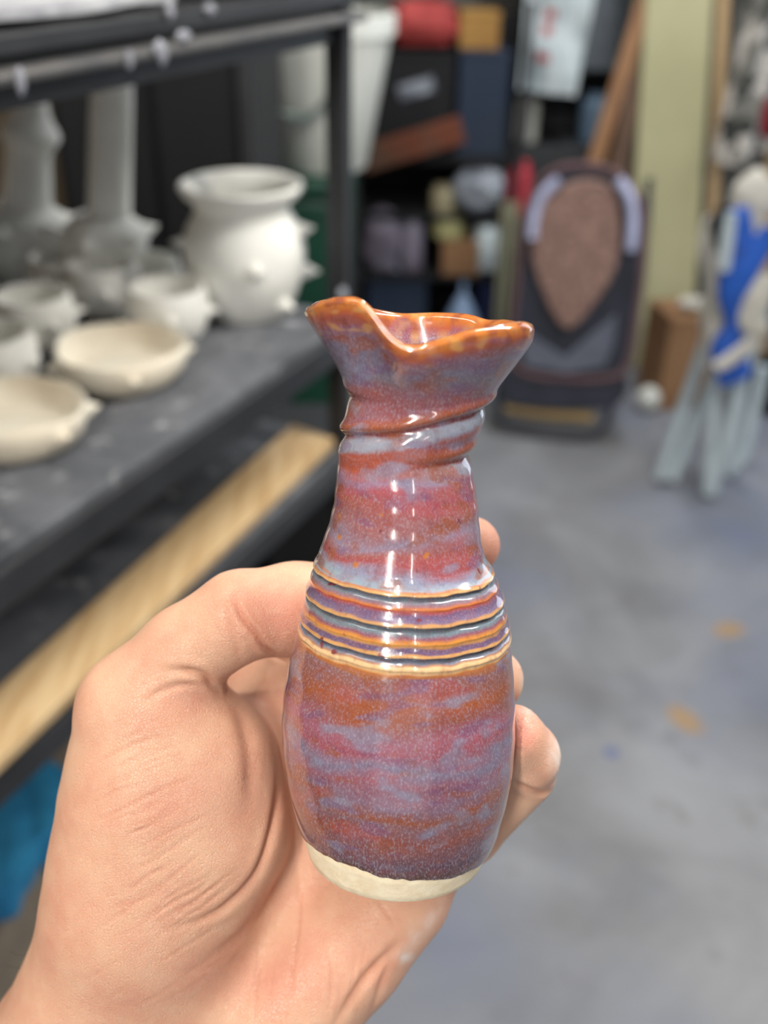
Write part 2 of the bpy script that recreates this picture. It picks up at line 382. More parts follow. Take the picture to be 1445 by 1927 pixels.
MB().blob(onplane(645, 556, R(0, -0.004, 1.1), RV), (0.006, 0.004, 0.009), RU, RV, Z, 0.3, 2, 3, 14, 10).build('plaster_drip', MAT['dried_drip'], rack)

# slab on the upper shelf
sl = thing('plaster_slab', 'white plaster slab with tan edge lying on the top shelf', 'slab', R(-0.36, 0.11, 1.43))
def slabfn(u, v): 
    return R(-0.62+0.44*u, 0.012+0.05*v**0.7*0+0.2*v+0.02*mnoise.noise(Vector((u*6, v*3, 1))), 1.4305+0.004*(1+mnoise.noise(Vector((u*9, v*6, 0)))))
MB().sheet(slabfn, 30, 14, 0.006, Z).build('slab', MAT['plaster'], sl)
MB().box(R(-0.32, 0.2, 1.455), (0.26, 0.03, 0.02), RU, RV, Z).build('tan_edge', MAT['tan_clay'], sl, bevel=0.004)
wl = MB().blob(R(-0.02, 0.06, 1.437), (0.09, 0.03, 0.0068), RU, RV, Z, 0.3, 3, 9).build('plaster_lump', MAT['grey_bag'])
tag(wl, 'flat grey crust of plaster on the top shelf above the spiky pot', 'plaster')

# spiky pots ------------------------------------------------------
def spike(mb, c, d, r, h):
    d = np.array(d, float); d /= np.linalg.norm(d)
    pr = [0, 0.25, 0.5, 0.75, 0.92, 1.0]
    mb.tube([np.array(c)+d*h*t for t in pr], [r*(1-t)**1.25*0.85+r*0.15*(1-t**3) for t in pr], 14)
def make_pot(name, prof, spikes, root, mat, seg=56, wob=None):
    MB().lathe(prof, root.location, seg, wob=wob).build('body', MAT[mat], root)
    for (az, h, rr, r, ln, el) in spikes:
        a = math.radians(az); d = np.array([math.cos(a)*math.cos(el), math.sin(a)*math.cos(el), math.sin(el)])
        c = np.array(root.location) + np.array([math.cos(a)*rr, math.sin(a)*rr, h])
        mb = MB(); spike(mb, c - d*r*0.35, d, r, ln+r*0.35); mb.build('thorn', MAT[mat], root)
def cup_profile(r, h, wall=0.005):
    out = [(r*0.60, 0), (r*0.68, 0.002), (r*0.86, h*0.22), (r*1.0, h*0.5), (r*0.98, h*0.75), (r*0.93, h*0.95), (r*0.93-wall*0.3, h), (r*0.93-wall*0.8, h)]
    inn = [(r*0.93-wall, h*0.95), (r*0.96-wall, h*0.6), (r*0.8-wall, h*0.25), (r*0.5, wall*1.4), (0.001, wall*1.3)]
    return out + inn
# large pot
pc = onz(466, 588, 1.1)
pot = thing('spiky_pot', 'large off-white unglazed pot with thorns and wide flared mouth', 'pot', (pc[0], pc[1], 1.1))
prof = [(0.040, 0), (0.043, 0.003), (0.056, 0.022), (0.066, 0.05), (0.067, 0.075), (0.062, 0.097), (0.054, 0.110), (0.050, 0.117), (0.052, 0.124), (0.062, 0.133), (0.0665, 0.139), (0.0665, 0.143), (0.063, 0.145), (0.057, 0.143), (0.049, 0.132), (0.044, 0.12), (0.05, 0.1), (0.058, 0.07), (0.05, 0.02), (0.03, 0.008), (0.001, 0.007)]
toc = math.degrees(math.atan2(-pc[1], -pc[0]))
spk = [(toc+o, h, rr, 0.013, 0.02, e) for (o, h, rr, e) in ((8, 0.068, 0.066, 0.1), (78, 0.095, 0.060, 0.25), (82, 0.05, 0.064, -0.05), (45, 0.022, 0.054, -0.1), (-75, 0.085, 0.062, 0.2), (-50, 0.03, 0.058, -0.1), (130, 0.07, 0.066, 0.1), (180, 0.07, 0.066, 0.1), (-130, 0.06, 0.066, 0.1))]
make_pot('spiky_pot', prof, spk, pot, 'bisque')
# small cups: one built, the rest copied with their thorns
def copy_tree(o, parent=None):
    c = o.copy(); COL.objects.link(c)
    if parent is not None: c.parent = parent
    for ch in list(o.children): copy_tree(ch, c)
    return c
cup0 = thing('thorny_cup', '', 'cup', (0, 0, 0), 'unglazed thorny cups on the rack shelf')
make_pot('thorny_cup', cup_profile(0.042, 0.058), [(az, 0.034, 0.041, 0.0085, 0.013, 0.1) for az in (0, 72, 144, 216, 288)], cup0, 'bisque')
cups = [(74, 655, 1.0, 25, 'grey-white thorny cup nearest the left of the front cup row, behind the left dish'),
        (204, 588, 0.98, 70, 'thorny cup in the middle of the rack, directly before the straight candlestick'),
        (322, 640, 1.02, -4, 'sunlit cream thorny cup just left of the large spiky pot'),
        (58, 528, 1.0, 10, 'shaded thorny cup standing in front of the bulging candlestick'),
        (-2, 735, 1.0, -20, 'thorny cup cut off by the left picture edge above the left dish'),
        (122, 560, 0.86, 40, 'small thorny cup half hidden among three larger cups'),
        (288, 566, 0.86, 100, 'small thorny cup tucked behind the sunlit cream cup')]
for i, (x, y, s, az, lb) in enumerate(cups):
    o = cup0 if i == 0 else copy_tree(cup0)
    q = onz(x, y, 1.1); o.location = (q[0], q[1], 1.1); o.scale = (s, s, s); o.rotation_euler = (0, 0, math.radians(az)); o['label'] = lb
# shallow dishes
def dish(cx, cy, r, seed, label):
    q = onz(cx, cy, 1.1); root = thing('pinched_dish', label, 'dish', (q[0], q[1], 1.1), 'cream pinched dishes at the shelf edge')
    wob = lambda t, h: 1 + (0.035*math.sin(3*t+seed)+0.02*math.sin(5*t+seed*2))*(h/0.034)
    pr = [(r*0.7, 0), (r*0.78, 0.002), (r*0.93, 0.012), (r*1.0, 0.026), (r*0.99, 0.033), (r*0.965, 0.0355), (r*0.93, 0.034), (r*0.9, 0.024), (r*0.8, 0.012), (r*0.5, 0.008), (0.001, 0.007)]
    MB().lathe(pr, root.location, 64, wob=wob).build('body', MAT['bisque_warm'], root)
    for az in (200+seed*30, 285+seed*20, 20, 110):
        a = math.radians(az); d = np.array([math.cos(a), math.sin(a), 0.15]); c = np.array(root.location)+np.array([math.cos(a)*r*0.95, math.sin(a)*r*0.95, 0.022])
        mb = MB(); spike(mb, c, d, 0.009, 0.014); mb.build('thorn', MAT['bisque_warm'], root)
dish(232, 712, 0.063, 0.4, 'cream shallow dish at the shelf edge, the farther of the two dishes')
dish(38, 830, 0.060, 2.0, 'cream shallow dish cut off by the left edge, nearest of all pots')
# candlesticks: thorny foot and tall shaft
def stick(bx, u, v, top_xy, rb, r0, r1, bulge, label, lean):
    base = R(u, v, 1.1); root = thing('candlestick', label, 'candlestick', base, 'tall unglazed candlesticks at the back of the shelf')
    fh = 0.085
    pr = [(rb*0.75, 0), (rb*0.8, 0.003), (rb*0.92, 0.03), (rb, 0.06), (rb*0.96, fh*0.86), (rb*0.7, fh), (r0*1.25, fh+0.004), (0.001, fh+0.004)]
    MB().lathe(pr, base, 48).build('foot', MAT['bisque'], root)
    tp = onplane(top_xy[0], top_xy[1], base, RU*0.0+np.array([0, 1.0, 0])); 
    tp = np.array([base[0]+(tp[0]-base[0]), base[1], min(tp[2], 1.378)])
    b0 = base + Z*(fh-0.002); b0[0] += lean
    ts = np.linspace(0, 1, 22); pts = [b0 + (tp-b0)*t for t in ts]
    rs = [r0+(r1-r0)*t + (0.011*math.exp(-((t-0.66)/0.10)**2)-0.004*max(0, t-0.8)*5 if bulge else 0) for t in ts]
    MB().tube(pts, rs, 28).build('shaft', MAT['bisque'], root)
    for k in range(6):
        a = k*math.pi/3+0.4; d = np.array([math.cos(a), math.sin(a), 0.25]); c = base+np.array([math.cos(a)*rb*0.9, math.sin(a)*rb*0.9, 0.066])
        mb = MB(); spike(mb, c, d, 0.012, 0.02); mb.build('thorn', MAT['bisque'], root)
stick(235, 0.045, 0.300, (210, 150), 0.050, 0.0245, 0.0225, False, 'tall straight white candlestick with plain shaft beside the black cabinet', 0.008)
stick(95, 0.035, 0.412, (60, 172), 0.052, 0.030, 0.0195, True, 'tall white candlestick with a bulge near its top, left of the straight one', 0.006)
# a pot cut by the left edge
q = R(-0.06, 0.445, 1.1)
lp = thing('thorny_cup', 'pale thorny cup cut off by the left edge behind the shaded cup', 'cup', q, 'unglazed thorny cups on the rack shelf')
lp.location = tuple(q)
make_pot('thorny_cup', cup_profile(0.05, 0.11), [(az, 0.07, 0.048, 0.011, 0.018, 0.1) for az in (-60, 0, 60, 150)], lp, 'bisque')

# plank on the tier below
pl = MB()
def plfn(u, v): return R(-0.70+0.72*u, 0.006+0.062*v, 0.942)
a0, a1 = onz(0, 1436, 0.955), onz(568, 903, 0.955); b0, b1 = onz(0, 1306, 0.955), onz(458, 900, 0.955)
d0 = (a1-a0)/np.linalg.norm(a1-a0); far = onz(630, 824, 0.955); farb = onz(550, 797, 0.955); near = a0 - d0*0.25; nearb = b0 - d0*0.25
dn = Z*0.013
pk = pl.hexa([near-dn, far-dn, farb-dn, nearb-dn], [near, far, farb, nearb]).build('wooden_plank', MAT['pine'], smooth=False, bevel=0.002)
tag(pk, 'long pale pine plank lying along the lower shelf of the rack', 'plank')
# grey trays in the gap under the pots
for i, (u, v, wdt, dp, hh, mt, lb) in enumerate(((-0.16, 0.26, 0.2, 0.2, 0.05, 'slate', 'grey tray on the low shelf below the cups'), (-0.46, 0.25, 0.24, 0.22, 0.04, 'slate', 'grey tray on the low shelf below the left dish'))):
    t = MB(); rbox(t, u-wdt/2, u+wdt/2, v-dp/2, v+dp/2, 0.9405, 0.9405+hh)
    tag(t.build('tray', MAT[mt], smooth=False, bevel=0.006), lb, 'tray')
# things under the rack
q = R(-0.30, 0.20, 0.27)
bx = thing('cardboard_box', 'taupe cardboard box on the bottom shelf under the blue cloth', 'box', q)
rbox(MB(), -0.46, -0.19, 0.16, 0.42, 0.271, 0.62).build('body', MAT['taupe_box'], bx, smooth=False, bevel=0.004)
rbox(MB(), -0.459, -0.327, 0.161, 0.419, 0.621, 0.625).build('flap', MAT['taupe_box'], bx, smooth=False)
rbox(MB(), -0.323, -0.191, 0.161, 0.419, 0.621, 0.625).build('flap', MAT['taupe_box'], bx, smooth=False)

# blue cloth draped over the box front edge
def cloth(u, v):
    L = 0.145*v
    wv = 0.006*math.sin(u*14+v*3)*(0.4+v)+0.004*math.sin(u*27)
    uu = -0.46+0.19*u + 0.015*math.sin(v*5)
    if L < 0.11: return R(uu, 0.265-L, 0.6262+0.004*abs(math.sin(u*11+v*4)))
    return R(uu, 0.154-0.004-wv-0.006, 0.6262-(L-0.11))
tag(MB().sheet(cloth, 40, 40, 0.003, -RV*0.4+Z*0.9).build('cloth', MAT['blue_towel']), 'teal blue cloth draped over the box under the rack', 'cloth')
# black crate and grey board by the rack's right foot
for nm, x0, x1, y, hh, mt, lb, yy in (('black_crate', 490, 640, 0, 0.62, 'void_black', 'black crate standing on the floor beyond the plank end', 1.62), ):
    p0 = ony(x0, 1000, yy); p1 = ony(x1, 1000, yy)
    r_ = thing('storage_crate', lb, 'crate', ((p0[0]+p1[0])/2, yy+0.12, 0))
    cxx = (p0[0]+p1[0])/2; wd = p1[0]-p0[0]
    cm = MB()
    for sx in (-1, 1): cm.box((cxx+sx*(wd/2-0.006), yy+0.12, hh/2), (0.012, 0.24, hh))
    for sy in (0.006, 0.234): cm.box((cxx, yy+sy, hh/2), (wd, 0.012, hh))
    cm.box((cxx, yy+0.12, 0.01), (wd, 0.24, 0.02))
    cm.build('body', MAT[mt], r_, smooth=False); MB().box((cxx, yy+0.12, hh+0.006), (wd+0.01, 0.25, 0.012)).build('lid', MAT['charcoal'], r_, smooth=False, bevel=0.003)

# ------------------------------------------------------------------ beyond the rack
ca0, ca1 = ony(95, 250, 1.95), ony(478, 250, 1.95)
cab = thing('storage_cabinet', 'tall black storage cabinet standing behind the rack', 'cabinet', ((ca0[0]+ca1[0])/2, 2.2, 0))
cx_, cw = (ca0[0]+ca1[0])/2, ca1[0]-ca0[0]
MB().box((cx_, 2.22, 0.9), (cw, 0.5, 1.8)).build('body', MAT['void_black'], cab, smooth=False, bevel=0.004)
for s_ in (-1, 1):
    dr = MB().box((cx_+s_*(cw/4-0.004), 1.962, 0.9), (cw/2-0.024, 0.014, 1.76)).build('door', MAT['void_black'], cab, smooth=False, bevel=0.003)
    MB().box((cx_+s_*0.03, 1.948, 0.85), (0.012, 0.014, 0.12)).build('door_handle', MAT['void_black'], dr, smooth=False, bevel=0.003)
MB().box((cx_+cw/2-0.014, 1.955, 0.9), (0.024, 0.03, 1.79)).build('frame_edge', MAT['charcoal'], cab, smooth=False, bevel=0.003)
# green bin with the white bucket on it
gz = 1.03; Yb = 2.70
bc = ony(606, 312, Yb); gz = bc[2]
gb = thing('rubbish_bin', 'dark green plastic bin below the white bucket', 'bin', (bc[0]-0.06, Yb, 0))
gx0 = ony(470, 500, Yb)[0]; gx1 = ony(664, 500, Yb)[0]
MB().box(((gx0+gx1)/2, Yb, (gz-0.05)/2), (gx1-gx0, 0.30, gz-0.05), taper=0.86).build('body', MAT['green'], gb, smooth=False, bevel=0.02)
MB().box(((gx0+gx1)/2, Yb, gz-0.0255), (gx1-gx0+0.01, 0.31, 0.048)).build('lid', MAT['green'], gb, smooth=False, bevel=0.015)
s_ = depth(bc)/FPX
bk_ = thing('bucket', 'large white plastic bucket with grey handle on the green bin', 'bucket', (bc[0], Yb, gz))
r1 = 130*s_; r0 = 84*s_; hb = 0.36
MB().lathe([(r0*0.95, 0.0005), (r0, 0.006), (r0+(r1-r0)*0.9, hb*0.86), (r1*1.02, hb*0.87), (r1*1.03, hb*0.99), (r1*1.0, hb), (r1*0.96, hb), (r0*0.93, 0.02), (0.001, 0.012)], bk_.location, 56).build('body', MAT['white_plastic'], bk_)
hp = []
for t in np.linspace(-1, 1, 25):
    a = t*math.pi/2
    hp.append(np.array([bc[0]-0.045+math.sin(a)*r1*0.62, Yb-r1*0.98-0.008+0.10*abs(math.sin(a))**4*0, gz+hb*0.87-0.165*math.cos(a)]))
bh = MB().tube(hp, 0.008, 10).build('handle', MAT['grey_wire'], bk_)
MB().tube(hp[10:15], 0.013, 12).build('grip', MAT['grey_wire'], bh)

# back shelf with clutter
YS = 3.72
def at(x, y, Y=YS): return ony(x, y, Y)
def px2m(x, y, Y=YS): return depth(ony(x, y, Y))/FPX
def zof(y, Y=YS, x=850): return ony(x, y, Y)[2]
sx0, sx1 = at(672, 300)[0], at(972, 300)[0]
su = thing('steel_shelf', 'dark low shelf unit crowded with clutter at the back of the room', 'shelf', ((sx0+sx1)/2, YS+0.1, 0))
ztop = zof(292); zmid = zof(398); zlow = zof(508); zb0 = 0.06
for zz in (ztop, zmid, zlow, zb0):
    MB().box(((sx0+sx1)/2, YS+0.14, zz-0.008), (sx1-sx0, 0.42, 0.016)).build('shelf_board', MAT['void_black'], su, smooth=False)
for xx in (sx0, sx1):
    for yy in (YS-0.07, YS+0.35):
        MB().box((xx, yy, 0.62), (0.025, 0.025, 1.24)).build('post', MAT['charcoal'], su, smooth=False)
MB().box(((sx0+sx1)/2, YS+0.352, 0.6), (sx1-sx0, 0.006, 1.15)).build('back_panel', MAT['void_black'], su, smooth=False)
def jar(name, x, y0, y1, wpx, mt, label, cat, z, Y=YS-0.02, lid=None, prof=None):
    q = at(x, y1, Y); s = px2m(x, y1, Y); h = (y1-y0)*s/math.cos(math.radians(14)); r = wpx*s/2
    root = thing(name, label, cat, (q[0], Y, z+0.0005))
    pr = prof or [(0.8, 0), (0.95, 0.03), (1, 0.1), (1, 0.75), (0.9, 0.86), (0.7, 0.92)]
    MB().lathe([(r*a, h*b_) for a, b_ in pr]+[(0.001, h*pr[-1][1])], root.location, 28).build('body', MAT[mt], root)
    if lid: MB().lathe([(r*0.74, h*0.9), (r*0.78, h*0.92), (r*0.78, h*0.99), (r*0.7, h), (0.001, h)], root.location, 24).build('lid', MAT[lid], root)
    return root
def bag(name, x, y0, y1, wpx, mt, label, cat, z, Y=YS-0.02, seed=1, dp=None, sq=0.75):
    q = at(x, y1, Y); s = px2m(x, y1, Y); h = (y1-y0)*s/math.cos(math.radians(14)); r = wpx*s/2
    o = MB().blob((q[0], Y, z+h/2*1.02), (r, dp or r*0.8, h/2), amp=0.22, fr=1.8, seed=seed, sq=sq).build(name, MAT[mt])
    lowest = min(v.co.z for v in o.data.vertices); o.location.z += z+0.001-lowest
    return tag(o, label, cat)
def crate(name, x0, x1, y0, y1, mt, label, cat, z, Y=YS, dp=0.24, lidm=None):
    q0, q1 = at(x0, y1, Y), at(x1, y1, Y); s = px2m(x0, y1, Y); h = (y1-y0)*s/math.cos(math.radians(14)); xc = (q0[0]+q1[0])/2; wd = q1[0]-q0[0]
    root = thing(name, label, cat, (xc, Y+dp/2, z+0.0005))
    mb = MB()
    c0 = np.array([xc, Y+dp/2, z+0.0005])
    mb.box(c0+[0, 0, 0.006], (wd*0.92, dp*0.92, 0.012))
    for sx in (-1, 1): mb.box(c0+[sx*(wd/2-0.008), 0, h/2], (0.014, dp, h))
    for sy in (-1, 1): mb.box(c0+[0, sy*(dp/2-0.008), h/2], (wd, 0.014, h))
    mb.build('body', MAT[mt], root, smooth=False, bevel=0.004)
    MB().box(c0+[0, 0, h-0.008], (wd+0.006, dp+0.006, 0.016)).build('lid', MAT[lidm or mt], root, smooth=False, bevel=0.004)
    return root, c0, wd, h
root, c0, wd, h = crate('storage_crate', 690, 848, 122, 292, 'void_black', 'black crate with a pale smudged label under the red bag', 'crate', ztop, dp=0.22)
lb = MB().box(c0+[0.02, -0.1125, h*0.66], (wd*0.42, 0.002, 0.05), X=(0.95, 0, 0.28), Z=(-0.28, 0, 0.95)).build('label_plate', MAT['grey_bag'], root, smooth=False); lb['label'] = 'pale grey label'
zc = ztop + h + 0.0015
RB = bag('red_bag', 792, 44, 118, 130, 'red_bag', 'faded red bag lying on the black crate', 'bag', zc, YS+0.1, 4, 0.09, 0.6)
o = bag('red_pouch', 708, 74, 128, 30, 'red_bag', 'small red pouch beside the red bag, over the crate edge', 'bag', zc, YS+0.1, 6, 0.07, 0.6)
root, c0, wd, h = crate('storage_bin', 856, 948, 118, 292, 'navy', 'navy plastic bin below the tan cardboard box', 'bin', ztop, dp=0.24)
zn = ztop+h+0.0015
root, c0, wd, h = crate('cardboard_box', 862, 936, 50, 112, 'cardboard_tan', 'small tan cardboard box on top of the navy bin', 'box', zn, YS+0.03, 0.16)
bag('grey_bundle', 815, -14, 34, 60, 'lav_bag', 'pale lavender bundle on top of the red bag', 'bundle', max((o.matrix_world @ v.co).z for v in RB.data.vertices)+RB.location.z, YS+0.1, 8)
tb = MB().box(at(775, 272, YS-0.1)+[0, 0, 0.0], (0.36, 0.05, 0.09), X=(0.94, 0, 0.30), Z=(-0.30, 0, 0.94)).build('wooden_tray', MAT['orange_brown'], smooth=False, bevel=0.006)
tag(tb, 'orange brown board hung askew on the front of the dark shelf', 'board')
bag('grey_bag', 718, 400, 505, 72, 'lav_bag', 'mauve grey bag at the left end of the clutter shelf', 'bag', zlow, seed=11)
jar('plastic_tub', 772, 402, 503, 46, 'lav_bag', 'pale grey tall container beside the mauve grey bag', 'container', zlow, lid='grey_bag')
jar('jar', 832, 342, 392, 46, 'tan_jar', 'small tan jar on the middle of the clutter shelf', 'jar', zmid, lid='tan_jar')
root, c0, wd, h = crate('cardboard_box', 830, 900, 446, 508, 'cardboard', 'small brown box under the yellow cream tub', 'box', zlow, YS-0.07, 0.14)
jar('plastic_tub', 842, 400, 446, 62, 'yellow_cream', 'yellow cream tub sitting on the small brown box', 'tub', zlow+h+0.0015, YS-0.0, lid='yellow_cream')
bag('grey_bag', 898, 318, 396, 104, 'grey_bag', 'crumpled silver grey bag on the middle clutter shelf', 'bag', zmid, seed=21, sq=0.9)
jar('bottle', 972, 302, 398, 44, 'red_plastic', 'red plastic bottle at the right end of the clutter shelf', 'bottle', zmid, YS-0.04, lid='red_plastic')
bag('white_bag', 914, 428, 514, 58, 'white_bag', 'white blue plastic bag at the right of the clutter shelf', 'bag', zlow, YS-0.02, 23, 0.06)
for i, (x, w_) in enumerate(((948, 10), (960, 12), (972, 9))):
    p = at(x, 380, YS-0.16); p2 = at(x-12+i*3, 560, YS-0.19)
    e = p2+(p2-p)*0.55; e[2] = 0.0; 
    tag(MB().tube([p, (p+e)/2, e], w_*px2m(950, 450)/2, 10).build('stick', MAT['beige_stick']), ('left', 'middle', 'right')[i] + ' one of three beige sticks leaning on the clutter shelf', 'stick', 'beige sticks leaning on the shelf')
jar('funnel', 866, 545, 640, 80, 'pale_blue', 'pale blue upturned funnel on the lowest clutter shelf', 'funnel', zb0 + 0.06, YS-0.1, prof=[(1.0, 0), (1.0, 0.08), (0.3, 0.7), (0.16, 0.75), (0.12, 1.0)])
crate('storage_bin', 896, 950, 535, 650, 'navy2', 'deep navy bin low among the clutter, right of the pale funnel', 'bin', zb0, YS-0.06, 0.2)
_, _, _, hn = crate('storage_bin', 690, 800, 528, 650, 'navy', 'dark navy box at the lower left of the clutter shelf', 'bin', zb0, YS-0.04, 0.22)
bag('rag', 738, 561, 572, 44, 'pale_blue', 'pale grey blue rag on the dark navy box low in the clutter', 'rag', zb0+hn+0.002, YS+0.02, 31, 0.05)

# grey cabinet with open compartment, hanging white bag
YC = 3.95
gx0, gx1 = at(996, 100, YC)[0], at(1212, 100, YC)[0]
gc = thing('tool_cabinet', 'grey tool cabinet with open lower compartment behind the hanging white bag', 'cabinet', ((gx0+gx1)/2, YC+0.2, 0))
zs_ = zof(272, YC); zd = zof(132, YC)
MB().box(((gx0+gx1)/2, YC+0.2, zs_/2), (gx1-gx0, 0.4, zs_)).build('base', MAT['dark_cabinet'], gc, smooth=False, bevel=0.004)
MB().box(((gx0+gx1)/2, YC+0.39, 0.9), (gx1-gx0, 0.02, 1.8)).build('back_panel', MAT['dark_cabinet'], gc, smooth=False)
for xx in (gx0+0.01, gx1-0.01): MB().box((xx, YC+0.2, (zs_+1.8)/2), (0.02, 0.38, 1.8-zs_)).build('side_panel', MAT['dark_cabinet'], gc, smooth=False)
MB().box(((gx0+gx1)/2, YC+0.2, (zd+1.8)/2), (gx1-gx0-0.04, 0.37, 1.8-zd)).build('cupboard', MAT['dark_cabinet'], gc, smooth=False)
dx0 = at(1085, 60, YC)[0]
MB().box(((dx0+gx1)/2-0.005, YC+0.008, (zd+1.8)/2), (gx1-dx0-0.02, 0.016, 1.8-zd-0.02)).build('door', MAT['grey_cabinet'], gc, smooth=False, bevel=0.003)
MB().box(((dx0+gx0)/2+0.005, YC+0.008, (zd+1.8)/2), (dx0-gx0-0.02, 0.016, 1.8-zd-0.02)).build('door', MAT['wall_grey'], gc, smooth=False, bevel=0.003)
jar('spray_bottle', 988, 176, 262, 44, 'white_plastic', 'white bottle in the open compartment of the grey cabinet', 'bottle', zs_, YC+0.08, lid='white_plastic')
jar('plastic_tub', 1112, 182, 268, 54, 'grey_blue', 'grey blue tub in the open compartment of the grey cabinet', 'tub', zs_, YC+0.09, lid='grey_blue')
hbg = thing('hanging_bag', 'white plastic bag with faded red print hanging on the grey cabinet', 'bag', at(1030, 80, YC-0.06))
b00, b11 = at(966, 168, YC-0.05), at(1092, 168, YC-0.05); topz = 1.42
def bagf(u, v):
    x = b00[0]+(b11[0]-b00[0])*(u*(0.86+0.14*v)+0.14*(1-v)*0.5) ; z = b00[2]+(topz-b00[2])*v - 0.02*u*(1-v)
    return (x+0.025*v, YC-0.05+0.014*math.sin(u*9+v*2)+0.008*math.sin(v*13+u*4), z)
MB().sheet(bagf, 30, 36, 0.01, (0, -1, 0)).build('body', MAT['white_bag'], hbg)
for (u, v, w_, h_) in ((0.36, 0.42, 0.05, 0.035), (0.34, 0.24, 0.07, 0.03), (0.38, 0.52, 0.06, 0.03)):
    def pf(a, b_, u=u, v=v, w_=w_, h_=h_):
        q = np.array(bagf(u+(a-0.5)*w_*3, v+(b_-0.5)*h_*2)); return q+[0, -0.0115, 0]
    MB().sheet(pf, 8, 6, 0.001, (0, -1, 0)).build('red_print', MAT['red_print'], hbg)['label'] = 'faded red print'

# leaning boards
for i, (xt, yt, xb, yb, w_, mt, Yo, lb) in enumerate(((1212, 5, 1040, 560, 0.052, 'brown_wood', 3.62, 'light brown board leaning at the steepest slant left of the cream pillar'), (1206, 60, 1128, 560, 0.05, 'dark_wood', 3.66, 'dark brown board leaning almost upright beside the cream pillar'), (1196, 110, 1100, 560, 0.03, 'brown_wood', 3.70, 'narrow brown board leaning between the two wider boards'))):
    t_ = ony(xt, yt, Yo); b_ = ony(xb, yb, Yo-0.10); d = (b_-t_); e = t_ + d*((0-t_[2])/d[2]); e[2] = 0.008
    tt = t_ - d*0.25
    ax = (tt-e)/np.linalg.norm(tt-e); X = np.cross(np.array([0, -1.0, 0]), ax); X /= np.linalg.norm(X)
    tag(MB().box((tt+e)/2, (w_, 0.018, np.linalg.norm(tt-e)), X, np.cross(ax, X), ax).build('wooden_board', MAT[mt], smooth=False, bevel=0.002), lb, 'board')

# folded lounge chair, standing on its lower tube
c_bot = onz(1040, 822, 0.012); n_ch = np.array([-0.18, -1.0, 0.22]); n_ch /= np.linalg.norm(n_ch)
def ch(x, y, off=0.0): return onplane(x, y, c_bot + n_ch*off, n_ch)
fc = thing('folding_chair', 'dark folded lounge chair with brown oval panel leaning near the cream pillar', 'chair', (c_bot[0], c_bot[1], 0))
def loop(pts, n=64):                              # closed smooth loop through pixel points
    pts = np.array(pts, float); k = len(pts); out = []
    for i in range(k):
        p0, p1, p2, p3 = (pts[(i+j-1) % k] for j in range(4))
        for t in np.linspace(0, 1, max(2, n//k), endpoint=False):
            out.append(0.5*((2*p1)+(-p0+p2)*t+(2*p0-5*p1+4*p2-p3)*t*t+(-p0+3*p1-3*p2+p3)*t**3))
    return out
outer = loop([(1090, 312), (1150, 322), (1200, 372), (1212, 460), (1196, 600), (1178, 690), (1140, 712), (1060, 712), (985, 700), (960, 660), (972, 540), (982, 430), (1010, 350), (1045, 320)])
MB().slab([ch(x, y, 0.0) for x, y in outer], n_ch, 0.03).build('back_padding', MAT['dark_pad'], fc, bevel=0.01)
MB().tube([ch(x, y, 0.012) for x, y in outer]+[ch(*outer[0], 0.012)], 0.012, 10).build('trim_tube', MAT['plum_tube'], fc)
oval = loop([(1088, 338), (1150, 352), (1166, 420), (1160, 500), (1120, 570), (1072, 618), (1040, 590), (1010, 520), (998, 450), (1022, 380)])
MB().slab([ch(x, y, 0.026) for x, y in oval], n_ch, 0.024).build('seat_panel', MAT['brown_fabric'], fc, bevel=0.008)
for pts in ([(1052, 338), (1020, 368), (1004, 410), (1000, 452)], [(1162, 338), (1184, 372), (1190, 420), (1186, 474)]):
    MB().tube([ch(x, y, 0.04) for x, y in loop(pts+pts[::-1][1:-1], 40)[:20]], 0.017, 10).build('strap', MAT['lavender'], fc)['label'] = 'pale lavender arc for a frame highlight'
vb = [(978, 615), (1062, 672), (1160, 590), (1156, 640), (1140, 690), (1064, 704), (985, 688)]
MB().slab([ch(x, y, 0.022) for x, y in vb], n_ch, 0.012).build('lower_panel', MAT['slate'], fc, bevel=0.004)
MB().slab([ch(x, y, 0.0) for x, y in loop([(952, 690), (1060, 712), (1172, 704), (1160, 760), (1040, 770), (944, 752)], 48)], n_ch, 0.03).build('seat_cushion', MAT['dark_pad'], fc, bevel=0.008)
lowl = loop([(950, 720), (940, 770), (948, 800), (985, 812), (1060, 822), (1110, 822), (1140, 800), (1152, 750), (1165, 700), (1060, 712)], 80)
MB().tube([ch(x, y, 0.0) for x, y in lowl]+[ch(*lowl[0])], 0.0115, 10).build('frame', MAT['dark_pad'], fc)
MB().tube([ch(x, y, -0.012) for x, y in ((950, 768), (1030, 780), (1118, 786))], 0.017, 10).build('foot_bar', MAT['tan_bar'], fc)['label'] = 'tan foot bar'
sd = [(1222, 335), (1216, 420), (1206, 520), (1180, 660)]
MB().tube([ch(x, y, -0.01) for x, y in sd], 0.012, 8).build('rail', MAT['dark_pad'], fc)

